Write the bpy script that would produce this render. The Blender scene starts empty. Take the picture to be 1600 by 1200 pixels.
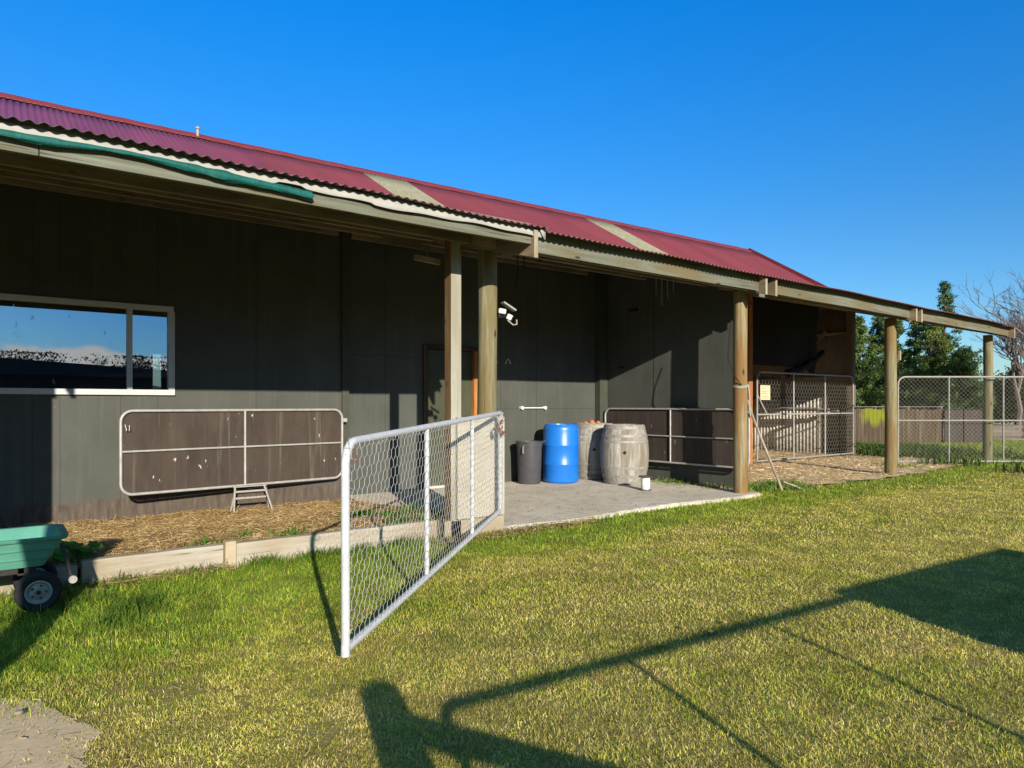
import bpy, math, random
import numpy as np
from mathutils import Vector, Matrix
R = math.radians
random.seed(7); rng = np.random.default_rng(11)
scene = bpy.context.scene
col = scene.collection
OFF = {}

# ------------------------------------------------------------------ helpers
def tag(o, label=None, cat=None, group=None, kind=None):
    if label: o['label'] = label
    if cat: o['category'] = cat
    if group: o['group'] = group
    if kind: o['kind'] = kind
    return o

def thing(name, loc, label, cat, group=None):
    o = bpy.data.objects.new(name, None)
    o.empty_display_size = .1
    col.objects.link(o); o.location = loc
    OFF[o.name] = Vector(loc)
    return tag(o, label, cat, group)

def V(*a): return Vector(a)

class MB:
    def __init__(s): s.v = []; s.f = []; s.m = []; s.cur = 0
    def add(s, vs, fs):
        b = len(s.v); s.v += [tuple(p) for p in vs]
        s.f += [tuple(i + b for i in f) for f in fs]; s.m += [s.cur] * len(fs); return s
    def box(s, x0, x1, y0, y1, z0, z1):
        vs = [(x, y, z) for z in (z0, z1) for y in (y0, y1) for x in (x0, x1)]
        return s.add(vs, [(0,2,3,1), (4,5,7,6), (0,1,5,4), (2,6,7,3), (0,4,6,2), (1,3,7,5)])
    def beam(s, p0, p1, w, h, up=(0,0,1), n=1, jit=0):
        p0, p1 = Vector(p0), Vector(p1); d = (p1 - p0).normalized()
        side = d.cross(Vector(up)).normalized(); u = side.cross(d)
        vs = []
        for i in range(n + 1):
            p = p0.lerp(p1, i / n) + (side * random.uniform(-jit, jit) + u * random.uniform(-jit, jit))
            for a, b in ((-1,-1), (1,-1), (1,1), (-1,1)):
                vs.append(p + side * a * w / 2 + u * b * h / 2)
        fs = [(3,2,1,0), tuple(n * 4 + k for k in range(4))]
        for i in range(n):
            for k in range(4):
                a = i * 4 + k; b = i * 4 + (k + 1) % 4
                fs.append((a, b, b + 4, a + 4))
        return s.add(vs, fs)
    def tube(s, pts, r, n=8, closed=False, cap=True):
        pts = [Vector(p) for p in pts]; N = len(pts)
        rs = r if isinstance(r, (list, tuple)) else [r] * N
        ref = None; vs = []
        for i in range(N):
            a = pts[i - 1] if (i > 0 or closed) else pts[i]
            b = pts[(i + 1) % N] if (i < N - 1 or closed) else pts[i]
            d = b - a
            d = d.normalized() if d.length > 1e-9 else Vector((0,0,1))
            if ref is None:
                ref = Vector((0,0,1)) if abs(d.z) < .9 else Vector((1,0,0))
                ref = (ref - d * ref.dot(d)).normalized()
            else:
                q = ref - d * ref.dot(d)
                ref = q.normalized() if q.length > 1e-6 else ref
            o = d.cross(ref)
            for k in range(n):
                t = 2 * math.pi * k / n
                vs.append(pts[i] + (ref * math.cos(t) + o * math.sin(t)) * rs[i])
        fs = []
        for i in range(N if closed else N - 1):
            j = (i + 1) % N
            for k in range(n):
                l = (k + 1) % n
                fs.append((i * n + k, i * n + l, j * n + l, j * n + k))
        if cap and not closed:
            fs.append(tuple(range(n))[::-1]); fs.append(tuple((N - 1) * n + k for k in range(n)))
        return s.add(vs, fs)
    def lathe(s, c, prof, n=32, cap0=True, cap1=True):
        vs = []
        for r, z in prof:
            for k in range(n):
                t = 2 * math.pi * k / n
                vs.append((c[0] + r * math.cos(t), c[1] + r * math.sin(t), c[2] + z))
        fs = []
        for i in range(len(prof) - 1):
            for k in range(n):
                l = (k + 1) % n
                fs.append((i * n + k, i * n + l, (i + 1) * n + l, (i + 1) * n + k))
        if cap0: fs.append(tuple(range(n))[::-1])
        if cap1: fs.append(tuple((len(prof) - 1) * n + k for k in range(n)))
        return s.add(vs, fs)
    def loft(s, loops, cap0=True, cap1=True):
        n = len(loops[0]); vs = [p for l in loops for p in l]; fs = []
        for i in range(len(loops) - 1):
            for k in range(n):
                l = (k + 1) % n
                fs.append((i * n + k, i * n + l, (i + 1) * n + l, (i + 1) * n + k))
        if cap0: fs.append(tuple(range(n))[::-1])
        if cap1: fs.append(tuple((len(loops) - 1) * n + k for k in range(n)))
        return s.add(vs, fs)
    def disc_y(s, c, r, th, n=24, prof=None, cap=True):           # axis along Y
        prof = prof or [(r, 0), (r, th)]
        m = MB().lathe((0,0,0), prof, n, cap, cap)
        return s.add([(c[0] + x, c[1] + z, c[2] + y) for x, y, z in m.v], [f[::-1] for f in m.f])
    def build(s, name, mat, parent=None, smooth=False, bevel=0, auto=None):
        off = OFF.get(parent.name, Vector()) if parent else Vector()
        me = bpy.data.meshes.new(name)
        me.from_pydata([(x - off.x, y - off.y, z - off.z) for x, y, z in s.v], [], s.f)
        for mm in (mat if isinstance(mat, (list, tuple)) else [mat]): me.materials.append(mm)
        if any(s.m): me.polygons.foreach_set('material_index', s.m)
        o = bpy.data.objects.new(name, me); col.objects.link(o)
        if parent: o.parent = parent
        OFF[o.name] = off
        if smooth:
            me.polygons.foreach_set('use_smooth', [True] * len(me.polygons))
            me.set_sharp_from_angle(angle=R(auto or 40))
        if bevel:
            b = o.modifiers.new('bevel', 'BEVEL'); b.width = bevel; b.segments = 2; b.limit_method = 'ANGLE'; b.angle_limit = R(40)
        me.update()
        return o

def single(o, loc):      # give a one-mesh thing its origin at its base
    loc = Vector(loc)
    o.data.transform(Matrix.Translation(-loc)); o.location = loc
    OFF[o.name] = loc
    return o

def np_mesh(name, verts, tris, mat, parent=None, colors=None):
    me = bpy.data.meshes.new(name)
    nv, nt = len(verts), len(tris)
    me.vertices.add(nv); me.vertices.foreach_set('co', np.ascontiguousarray(verts, np.float32).ravel())
    me.loops.add(nt * 3); me.loops.foreach_set('vertex_index', np.ascontiguousarray(tris, np.int32).ravel())
    me.polygons.add(nt); me.polygons.foreach_set('loop_start', np.arange(0, nt * 3, 3, dtype=np.int32))
    if colors is not None:
        a = me.color_attributes.new('Col', 'FLOAT_COLOR', 'POINT')
        c4 = np.ones((nv, 4), np.float32); c4[:, :3] = colors
        a.data.foreach_set('color', c4.ravel())
    me.update(calc_edges=True); me.validate()
    me.materials.append(mat)
    o = bpy.data.objects.new(name, me); col.objects.link(o)
    if parent: o.parent = parent
    OFF[o.name] = OFF.get(parent.name, Vector()) if parent else Vector()
    return o

def vnoise(x, y, s, seed=0):
    x = np.asarray(x, float) / s + seed * 17.31; y = np.asarray(y, float) / s + seed * 7.77
    xi = np.floor(x).astype(np.int64); yi = np.floor(y).astype(np.int64); fx = x - xi; fy = y - yi
    fx = fx * fx * (3 - 2 * fx); fy = fy * fy * (3 - 2 * fy)
    def h(a, b):
        n = (a * 374761393 + b * 668265263 + seed * 1442695) & 0x7fffffff
        n = ((n ^ (n >> 13)) * 1274126177) & 0x7fffffff
        return ((n ^ (n >> 16)) & 0xffff) / 65535.
    return (h(xi, yi) * (1 - fx) + h(xi + 1, yi) * fx) * (1 - fy) + (h(xi, yi + 1) * (1 - fx) + h(xi + 1, yi + 1) * fx) * fy
def fbm(x, y, s, seed=0): return .5 * vnoise(x, y, s, seed) + .3 * vnoise(x, y, s * .47, seed + 1) + .2 * vnoise(x, y, s * .21, seed + 2)
def sstep(a, b, x):
    t = np.clip((np.asarray(x, float) - a) / (b - a), 0, 1); return t * t * (3 - 2 * t)

# ------------------------------------------------------------------ materials
class NT:
    def __init__(s, name):
        s.mat = bpy.data.materials.new(name); s.mat.use_nodes = True
        s.t = s.mat.node_tree; s.b = s.t.nodes['Principled BSDF']; s.out = s.t.nodes['Material Output']
        s.tc = s.t.nodes.new('ShaderNodeTexCoord')
    def n(s, typ, **kw):
        nd = s.t.nodes.new('ShaderNode' + typ)
        for k, v in kw.items(): setattr(nd, k, v)
        return nd
    def l(s, a, b): s.t.links.new(a, b)
    def coord(s, scale=(1,1,1), rot=(0,0,0)):
        m = s.n('Mapping'); m.inputs['Scale'].default_value = scale; m.inputs['Rotation'].default_value = rot
        g = s.n('NewGeometry'); s.l(g.outputs['Position'], m.inputs['Vector']); return m.outputs['Vector']
    def ocoord(s, scale=(1,1,1)):
        m = s.n('Mapping'); m.inputs['Scale'].default_value = scale
        s.l(s.tc.outputs['Object'], m.inputs['Vector']); return m.outputs['Vector']
    def noise(s, vec, scale, detail=6, rough=.6, dist=0):
        nd = s.n('TexNoise'); nd.inputs['Scale'].default_value = scale; nd.inputs['Detail'].default_value = detail
        nd.inputs['Roughness'].default_value = rough; nd.inputs['Distortion'].default_value = dist
        s.l(vec, nd.inputs['Vector']); return nd.outputs['Fac']
    def ramp(s, fac, stops):
        nd = s.n('ValToRGB'); e = nd.color_ramp.elements
        while len(e) < len(stops): e.new(.5)
        for el, (p, c) in zip(e, stops):
            el.position = p; el.color = (*c, 1) if len(c) == 3 else c
        s.l(fac, nd.inputs['Fac']); return nd.outputs['Color']
    def mix(s, fac, a, b, mode='MIX'):
        nd = s.n('Mix', data_type='RGBA', blend_type=mode)
        for sock, v in ((nd.inputs[0], fac), (nd.inputs[6], a), (nd.inputs[7], b)):
            if isinstance(v, (int, float)): sock.default_value = v
            elif isinstance(v, tuple): sock.default_value = (*v, 1)
            else: s.l(v, sock)
        return nd.outputs[2]
    def math(s, op, a, b=None):
        nd = s.n('Math', operation=op)
        for i, v in enumerate((a, b)):
            if v is None: continue
            if isinstance(v, (int, float)): nd.inputs[i].default_value = v
            else: s.l(v, nd.inputs[i])
        return nd.outputs[0]
    def bump(s, h, strength=.3, dist=.01):
        nd = s.n('Bump'); nd.inputs['Strength'].default_value = strength; nd.inputs['Distance'].default_value = dist
        s.l(h, nd.inputs['Height']); s.l(nd.outputs['Normal'], s.b.inputs['Normal'])
    def fin(s, color, rough=.8, metal=0, spec=.4):
        if isinstance(color, tuple): s.b.inputs['Base Color'].default_value = (*color, 1)
        else: s.l(color, s.b.inputs['Base Color'])
        if isinstance(rough, (int, float)): s.b.inputs['Roughness'].default_value = rough
        else: s.l(rough, s.b.inputs['Roughness'])
        s.b.inputs['Metallic'].default_value = metal
        s.b.inputs['Specular IOR Level'].default_value = spec
        return s.mat

def mottled(name, c1, c2, scale=6, rough=.8, bump=.2, metal=0, spec=.25, fine=60, speck=None, stretch=(1,1,1)):
    m = NT(name); v = m.coord(stretch)
    a = m.noise(v, scale, 8, .65); b = m.noise(v, fine, 4)
    c = m.ramp(a, [(.3, c1), (.7, c2)])
    c = m.mix(m.math('MULTIPLY', b, .5), c, tuple(x * .6 for x in c1))
    if speck:
        k = m.noise(v, scale * 3.1, 6, .7)
        c = m.mix(m.ramp(k, [(speck[1], (0,0,0)), (speck[1] + .06, (1,1,1))]), c, speck[0])
    if bump: m.bump(m.noise(v, fine, 6), bump, .006)
    return m.fin(c, rough, metal, spec)

def wood(name, c1, c2, c3, axis, rough=.85, stain=None, grain=22, knots=True):
    m = NT(name)
    sc = [grain, grain, grain]; sc['xyz'.index(axis)] = grain * .045
    v = m.coord(tuple(sc)); g = m.noise(v, 1, 8, .68, .9)
    c = m.ramp(g, [(.28, c1), (.5, c2), (.72, c3)])
    sc2 = [5.5 if axis == 'z' else 2.2] * 3; sc2['xyz'.index(axis)] = .9
    w = m.coord(tuple(sc2)); bl = m.noise(w, 1, 5, .6)
    c = m.mix(m.ramp(bl, [(.42, (0,0,0)), (.60, (.85,.85,.85))]), c, stain or tuple(x * .55 for x in c2))
    sc3 = [60] * 3; sc3['xyz'.index(axis)] = 1.2
    cr = m.noise(m.coord(tuple(sc3)), 1, 3)
    crk = m.ramp(cr, [(.30, (.35,.35,.35)), (.37, (1,1,1))])
    c = m.mix(1.0, c, crk, 'MULTIPLY')
    if knots:
        vo = m.n('TexVoronoi'); vo.inputs['Scale'].default_value = 1
        s4 = [5.5] * 3; s4['xyz'.index(axis)] = 2.2
        m.l(m.coord(tuple(s4)), vo.inputs['Vector'])
        c = m.mix(m.ramp(vo.outputs['Distance'], [(.06, (1,1,1)), (.13, (0,0,0))]), c, tuple(x * .35 for x in c1))
    m.bump(m.math('ADD', g, crk), .45, .005)
    return m.fin(c, rough, 0, .12)

M = {}
M['fascia'] = wood('weathered_fascia', (.075,.078,.055), (.145,.15,.115), (.21,.215,.175), 'x', stain=(.14,.115,.06), grain=16)
M['rafter'] = wood('brown_rafter', (.20,.14,.085), (.32,.24,.155), (.40,.32,.22), 'y')
M['rafter_end'] = wood('weathered_rafter_end', (.24,.22,.17), (.33,.31,.25), (.42,.40,.33), 'z', stain=(.25,.19,.10), knots=False)
M['purlin'] = wood('brown_purlin', (.16,.12,.08), (.26,.205,.145), (.34,.28,.205), 'x')
M['pole'] = wood('treated_pole', (.11,.095,.05), (.22,.19,.105), (.32,.29,.19), 'z', stain=(.18,.115,.045), grain=20)
M['polegreen'] = wood('lichen_pole', (.095,.088,.05), (.20,.183,.11), (.31,.295,.205), 'z', stain=(.15,.115,.045), grain=20)
M['polebrown'] = wood('orange_pole', (.12,.095,.05), (.24,.195,.105), (.33,.29,.185), 'z', stain=(.20,.105,.035), grain=20)
M['squarepost'] = wood('square_post_timber', (.22,.21,.165), (.34,.33,.27), (.43,.41,.35), 'z', stain=(.25,.23,.165))
M['redwood'] = wood('red_timber', (.26,.10,.035), (.38,.17,.06), (.45,.22,.09), 'z', stain=(.28,.11,.04))
M['brownface'] = wood('brown_post_face', (.13,.075,.035), (.21,.125,.06), (.27,.18,.10), 'z', stain=(.15,.09,.045))
M['darkframe'] = wood('dark_door_frame', (.05,.032,.02), (.085,.055,.034), (.12,.08,.05), 'z')
M['sleeper'] = wood('pale_sleeper', (.24,.20,.145), (.37,.33,.26), (.46,.425,.35), 'x', stain=(.29,.235,.16), grain=16)
M['endgrain'] = mottled('sleeper_end', (.40,.32,.20), (.52,.44,.31), 12, .9)
M['fence'] = wood('old_fence_board', (.085,.065,.05), (.15,.12,.095), (.22,.185,.15), 'z', stain=(.12,.10,.07))
M['barrelwood'] = wood('barrel_stave', (.125,.11,.09), (.315,.298,.262), (.46,.445,.41), 'z', stain=(.17,.14,.10), grain=24, knots=False)
M['barrelhead'] = wood('barrel_head', (.24,.19,.13), (.36,.30,.22), (.43,.37,.28), 'x', knots=False)

# painted wall board: olive black, dusty, streaked, scuffed, brown bare foot
def wall_mat(name, foot):
    m = NT(name)
    a = m.noise(m.coord((1.2,1.2,1.0)), 1.3, 7, .65)
    c = m.ramp(a, [(.3, (.056,.060,.052)), (.7, (.080,.084,.072))])
    st = m.noise(m.coord((9,9,.35)), 1.4, 6, .7)
    c = m.mix(m.ramp(st, [(.52, (0,0,0)), (.8, (.55,.55,.55))]), c, (.116,.117,.099))
    sp = m.noise(m.coord((1,1,1)), 13, 3, .5)
    c = m.mix(m.ramp(sp, [(.71, (0,0,0)), (.76, (.5,.5,.5))]), c, (.15,.15,.125))
    gw = m.n('NewGeometry'); sep = m.n('SeparateXYZ'); m.l(gw.outputs['Position'], sep.inputs[0])
    if foot:
        wob = m.noise(m.coord((1.1,1.1,.2)), 3, 6, .6)
        h = m.math('ADD', sep.outputs['Z'], m.math('MULTIPLY', wob, -.16))
        f = m.ramp(h, [(foot, (1,1,1)), (foot + .035, (0,0,0))])
        ft = m.ramp(m.noise(m.coord((8,8,1.2)), 2, 6, .7), [(.35, (.050,.038,.029)), (.7, (.125,.098,.075))])
        c = m.mix(f, c, ft)
    m.bump(m.noise(m.coord((1,1,1)), 90, 5), .12, .002)
    return m.fin(c, .66, 0, .25)
M['wall'] = wall_mat('olive_black_board', .09)
M['wall_slab'] = wall_mat('olive_black_board_over_slab', None)
M['wallrough'] = mottled('olive_batten', (.05,.054,.041), (.075,.078,.06), 5, .65, .1)
M['door'] = mottled('door_paint', (.050,.055,.033), (.085,.088,.055), 4, .55, .1, stretch=(1,1,.4))
M['joint'] = mottled('board_joint', (.034,.036,.032), (.045,.047,.041), 5, .9, 0)

def roof_mat(name, c1, c2, rough=.42, blend_to=None):
    m = NT(name)
    a = m.noise(m.coord((.9,.25,.25)), 2.5, 6, .6)
    c = m.ramp(a, [(.3, c1), (.7, c2)])
    gx = m.n('NewGeometry'); sx = m.n('SeparateXYZ'); m.l(gx.outputs['Position'], sx.inputs[0])
    if blend_to:
        c2_ = m.ramp(a, [(.3, blend_to[0]), (.7, blend_to[1])])
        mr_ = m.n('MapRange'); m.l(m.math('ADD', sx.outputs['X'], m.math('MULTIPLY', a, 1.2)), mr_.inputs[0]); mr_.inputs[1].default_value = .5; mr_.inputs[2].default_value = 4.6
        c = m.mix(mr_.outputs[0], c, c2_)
    wn_ = m.n('TexWhiteNoise', noise_dimensions='1D'); m.l(m.math('FLOOR', m.math('DIVIDE', sx.outputs['X'], .762)), wn_.inputs['W'])
    c = m.mix(1.0, c, m.ramp(wn_.outputs['Value'], [(0, (.86,.86,.86)), (1, (1,1,1))]), 'MULTIPLY')
    sp = m.noise(m.coord((1,1,1)), 22, 5, .7)
    c = m.mix(m.ramp(sp, [(.64, (0,0,0)), (.72, (.45,.45,.45))]), c, tuple(min(1, x * 1.25 + .03) for x in c2))
    return m.fin(c, rough, 0, .5)
M['red'] = roof_mat('red_roof_paint', (.185,.034,.040), (.225,.044,.050), .6)
M['purple'] = roof_mat('maroon_red_roof_paint', (.15,.033,.092), (.185,.045,.112), .5, ((.185,.034,.036), (.225,.044,.045)))  # colour runs from purplish maroon to red along X
M['skylight'] = mottled('lichen_fibreglass', (.24,.22,.13), (.40,.38,.26), 9, .8, .15, speck=((.16,.14,.08), .6))
M['cap'] = mottled('ridge_paint', (.17,.03,.034), (.23,.044,.046), 7, .5, .05, speck=((.55,.45,.42), .66))
M['galv_old'] = mottled('old_galvanised', (.10,.095,.08), (.17,.16,.14), 4, .55, .1, .35, speck=((.15,.09,.05), .66))
M['iron'] = mottled('rusty_brown_iron', (.19,.165,.14), (.28,.25,.215), 2.2, .7, .1, 0, stretch=(1,1,.5), speck=((.30,.26,.22), .66))
M['ironlit'] = mottled('sunlit_iron_tone', (.58,.54,.48), (.72,.68,.62), 3, .7, .05, 0, speck=((.40,.33,.25), .64))  # lighter iron colour, paints sunlight on the lower end wall
M['tubedull'] = mottled('dull_tube', (.24,.23,.205), (.36,.345,.31), 14, .6, .1, .1, .4, speck=((.18,.13,.08), .62))
M['tubew'] = mottled('white_worn_paint', (.46,.47,.49), (.62,.63,.655), 18, .45, .15, 0, .5, speck=((.33,.32,.31), .64))
M['tubeg'] = mottled('galvanised_tube', (.34,.33,.31), (.52,.51,.48), 14, .55, .15, .25, .5, speck=((.24,.17,.10), .66))
M['wire'] = mottled('bright_wire', (.52,.53,.53), (.66,.66,.66), 30, .5, 0, .2)
M['wiredull'] = mottled('dull_wire', (.235,.225,.19), (.32,.305,.265), 30, .7, 0, .2)
M['rust'] = mottled('rust', (.16,.055,.025), (.26,.10,.045), 40, .9, .3)

def ply_mat():
    m = NT('stained_form_ply')
    a = m.noise(m.coord((3,3,.8)), 1.6, 8, .7)
    c = m.ramp(a, [(.3, (.036,.026,.019)), (.7, (.072,.054,.042))])
    st = m.noise(m.coord((13,13,.5)), 1, 5, .6)
    c = m.mix(m.ramp(st, [(.58, (0,0,0)), (.74, (.75,.75,.75))]), c, (.155,.135,.112))
    sp = m.noise(m.coord((14,14,7)), 1.2, 2, .5)
    c = m.mix(m.ramp(sp, [(.72, (0,0,0)), (.75, (1,1,1))]), c, (.42,.40,.36))
    m.bump(m.noise(m.coord((1,1,1)), 70, 4), .2, .002)
    return m.fin(c, .7, 0, .3)
M['ply'] = ply_mat()
def ply_dark():
    m = NT('dark_weathered_ply')
    a = m.noise(m.coord((6,6,.6)), 1.6, 8, .75)
    c = m.ramp(a, [(.3, (.028,.022,.018)), (.75, (.068,.052,.042))])
    sp = m.noise(m.coord((10,10,3.5)), 1.6, 3, .6)
    c = m.mix(m.ramp(sp, [(.68, (0,0,0)), (.73, (.8,.8,.8))]), c, (.24,.22,.19))
    return m.fin(c, .75, 0, .3)
M['plydark'] = ply_dark()

def concrete():
    m = NT('old_concrete'); v = m.coord()
    c = m.ramp(m.noise(v, 1.1, 8, .7), [(.3, (.52,.455,.35)), (.7, (.70,.635,.52))])
    c = m.mix(m.ramp(m.noise(v, 5.5, 8, .75), [(.5, (0,0,0)), (.72, (.8,.8,.8))]), c, (.28,.24,.185))
    c = m.mix(m.ramp(m.noise(v, 45, 4, .6), [(.6, (0,0,0)), (.75, (.6,.6,.6))]), c, (.24,.21,.17))
    m.bump(m.noise(v, 35, 8, .7), .45, .01)
    return m.fin(c, .9, 0, .08)
M['concrete'] = concrete()
M['panel'] = mottled('pale_cement_sheet', (.37,.335,.265), (.49,.45,.37), 4, .9, .2, speck=((.34,.30,.23), .62))
M['membrane'] = mottled('white_membrane', (.34,.33,.295), (.45,.44,.40), 5, .8, .3)
M['cloth'] = mottled('teal_shade_cloth', (.003,.072,.062), (.008,.140,.120), 14, .6, .6, stretch=(2,1,1))
M['alu'] = mottled('painted_aluminium', (.52,.52,.50), (.62,.62,.60), 10, .4, .05)
M['blue'] = mottled('blue_plastic', (.008,.150,.60), (.016,.19,.66), 3, .36, .05, 0, .5, fine=20, speck=((.06,.22,.60), .66))
M['bin'] = mottled('charcoal_plastic', (.055,.056,.062), (.085,.086,.093), 6, .5, .08)
M['teal'] = mottled('faded_teal_plastic', (.085,.28,.205), (.13,.37,.275), 5, .5, .08, speck=((.12,.15,.10), .64))
M['tyre'] = mottled('tyre_rubber', (.014,.014,.016), (.03,.03,.032), 30, .85, .2)
M['rim'] = mottled('teal_grey_rim', (.19,.22,.175), (.33,.36,.30), 20, .6, .1, speck=((.10,.08,.06), .6))
M['blackmetal'] = mottled('black_metal', (.018,.017,.016), (.035,.032,.03), 20, .6, .1)
M['greymetal'] = mottled('grey_metal', (.30,.28,.25), (.42,.395,.36), 20, .6, .1)
M['hoop'] = mottled('galvanised_hoop', (.22,.215,.20), (.40,.39,.37), 7, .6, .15, .1, .4, stretch=(2,2,.6), speck=((.19,.15,.105), .56))
M['whiteplastic'] = mottled('white_plastic', (.70,.69,.66), (.80,.79,.76), 10, .4, 0)
M['blackplastic'] = mottled('black_plastic', (.012,.012,.013), (.02,.02,.02), 10, .4, 0)
M['tarp'] = mottled('black_tarpaulin', (.006,.006,.007), (.014,.014,.016), 4, .8, .4)
M['paper'] = mottled('yellowed_paper', (.58,.50,.30), (.68,.61,.41), 6, .8, 0)
M['ink'] = mottled('faded_ink', (.34,.20,.08), (.42,.27,.12), 9, .9, 0)
M['orange'] = mottled('terracotta', (.42,.14,.05), (.55,.22,.09), 20, .8, .1)
M['twine'] = mottled('pale_blue_twine', (.36,.44,.42), (.50,.56,.52), 20, .9, 0)
M['cable'] = mottled('black_cable', (.012,.012,.012), (.02,.02,.02), 20, .6, 0)
M['stick'] = wood('grey_stick', (.26,.20,.15), (.38,.31,.24), (.46,.40,.33), 'z', knots=False)
M['bark'] = mottled('pine_bark', (.06,.045,.035), (.11,.085,.065), 12, .95, .5)
M['greybark'] = mottled('bare_bark', (.15,.12,.105), (.235,.195,.17), 12, .95, .3)
M['mulch'] = mottled('mulch_soil', (.26,.16,.065), (.46,.31,.14), 14, .95, .6, 0, .03, fine=90, speck=((.15,.085,.035), .58))
M['yard'] = mottled('dry_hay_dirt', (.60,.45,.265), (.78,.63,.42), 3.5, .95, .5, 0, .03, fine=70, speck=((.40,.28,.15), .58))
M['earth'] = mottled('bare_dusty_earth', (.60,.45,.27), (.74,.57,.365), 3, .95, .35, 0, .03, fine=30, speck=((.40,.30,.185), .62))
M['stone'] = mottled('pale_stone', (.36,.33,.28), (.5,.47,.41), 9, .9, .4)
M['soilstone2'] = mottled('dull_stone', (.26,.22,.17), (.36,.31,.25), 9, .9, .4)
M['shed'] = mottled('dull_dark_shed', (.035,.03,.028), (.06,.05,.045), 1.5, 1, 0, 0, 0)
M['soilstone'] = mottled('dark_soil', (.07,.055,.04), (.13,.10,.075), 9, .95, .5)

def attr_mat(name, trans=.35, rough=.8, spec=.08):
    m = NT(name); a = m.n('VertexColor'); a.layer_name = 'Col'
    m.fin(a.outputs['Color'], rough, 0, spec)
    if trans:
        tr = m.n('BsdfTranslucent'); m.l(a.outputs['Color'], tr.inputs['Color'])
        mx = m.n('MixShader'); mx.inputs[0].default_value = trans
        m.l(m.b.outputs[0], mx.inputs[1]); m.l(tr.outputs[0], mx.inputs[2]); m.l(mx.outputs[0], m.out.inputs[0])
    return m.mat
M['blade'] = attr_mat('grass_blade', .3)
M['strawm'] = attr_mat('straw_strand', .1)
M['leaf'] = attr_mat('tree_leaf', .25, .6)

def lawn_mat():
    m = NT('lawn_ground'); v = m.coord()
    c = m.ramp(m.noise(v, .9, 8, .7), [(.35, (.27,.25,.06)), (.65, (.40,.32,.11))])
    c = m.mix(m.ramp(m.noise(v, 30, 6, .7), [(.42, (0,0,0)), (.66, (.8,.8,.8))]), c, (.16,.145,.045))
    c = m.mix(m.ramp(m.noise(v, 8, 5, .6), [(.6, (0,0,0)), (.72, (.7,.7,.7))]), c, (.34,.27,.13))
    m.bump(m.noise(v, 60, 6, .7), .8, .02)
    return m.fin(c, .95, 0, .03)
M['lawn'] = lawn_mat()
M['field'] = mottled('dry_field', (.52,.37,.20), (.66,.50,.29), .5, .95, .2)
M['hill'] = mottled('haze_blue_hill', (.035,.055,.075), (.05,.07,.09), .05, 1, 0)  # blue of distance haze put into the hill colour

def glass():
    m = NT('window_glass')
    tr = m.n('BsdfTransparent'); tr.inputs[0].default_value = (.62,.66,.66,1)
    gl = m.n('BsdfGlossy'); gl.inputs['Roughness'].default_value = .004
    gl.inputs['Color'].default_value = (.9,.93,.95,1)
    mx = m.n('MixShader'); mx.inputs[0].default_value = .36
    m.l(tr.outputs[0], mx.inputs[1]); m.l(gl.outputs[0], mx.inputs[2])
    # dust spots and run marks on the outside of the pane
    df = m.n('BsdfDiffuse'); df.inputs[0].default_value = (.30,.28,.25,1)
    a = m.noise(m.coord((9,9,3)), 2.3, 3, .6); b = m.noise(m.coord((1,1,1)), 2, 4)
    f = m.ramp(a, [(.66, (0,0,0)), (.71, (.35,.35,.35))])
    f2 = m.math('ADD', f, m.math('MULTIPLY', b, .03))
    mx2 = m.n('MixShader'); m.l(f2, mx2.inputs[0]); m.l(mx.outputs[0], mx2.inputs[1]); m.l(df.outputs[0], mx2.inputs[2])
    bp = m.n('Bump'); bp.inputs['Strength'].default_value = .02; bp.inputs['Distance'].default_value = .003
    m.l(m.noise(m.coord((1,1,1)), 1.6, 2), bp.inputs['Height']); m.l(bp.outputs['Normal'], gl.inputs['Normal'])
    m.l(mx2.outputs[0], m.out.inputs[0]); return m.mat
M['glass'] = glass()
M['inside'] = mottled('dim_interior', (.05,.048,.045), (.07,.066,.06), 2, .9, 0)

# ------------------------------------------------------------------ camera, sun, sky
H = 1.28
CT, ST = .6021, .7984            # view direction in plan
F = 24.0 / 36.0
cam = bpy.data.cameras.new('camera'); co = bpy.data.objects.new('camera', cam); col.objects.link(co)
cam.lens = 24; cam.sensor_width = 36; cam.shift_y = 32 / 1600
cam.clip_start = .05; cam.clip_end = 5000
co.location = (0, 0, H); co.rotation_euler = (R(90), 0, -math.atan2(CT, ST))
scene.camera = co

sd = Vector((.32, 1, -.336))
sun = bpy.data.lights.new('sun', 'SUN'); sun.energy = 5.0; sun.angle = R(.5); sun.color = (1, .91, .77)
so = bpy.data.objects.new('sun', sun); col.objects.link(so)
so.rotation_euler = sd.to_track_quat('-Z', 'Y').to_euler(); so.location = (-5, -10, 12)

w = bpy.data.worlds.new('World'); scene.world = w; w.use_nodes = True
t = w.node_tree; bg = t.nodes['Background']
sky = t.nodes.new('ShaderNodeTexSky'); sky.sky_type = 'NISHITA'; sky.sun_disc = False
sky.sun_elevation = math.atan2(.336, 1.044); sky.sun_rotation = math.atan2(-.32, -1)
sky.air_density = 1.0; sky.dust_density = .3; sky.ozone_density = 3.0; sky.altitude = 100
hs = t.nodes.new('ShaderNodeHueSaturation'); hs.inputs['Saturation'].default_value = 1.25; hs.inputs['Value'].default_value = 1.74
hs.inputs['Hue'].default_value = .497
t.links.new(sky.outputs[0], hs.inputs['Color'])
def wn(typ, **k):
    nd = t.nodes.new('ShaderNode' + typ)
    for a, b in k.items(): setattr(nd, a, b)
    return nd
tc = wn('TexCoord'); sp = wn('SeparateXYZ'); t.links.new(tc.outputs['Generated'], sp.inputs[0])
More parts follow.
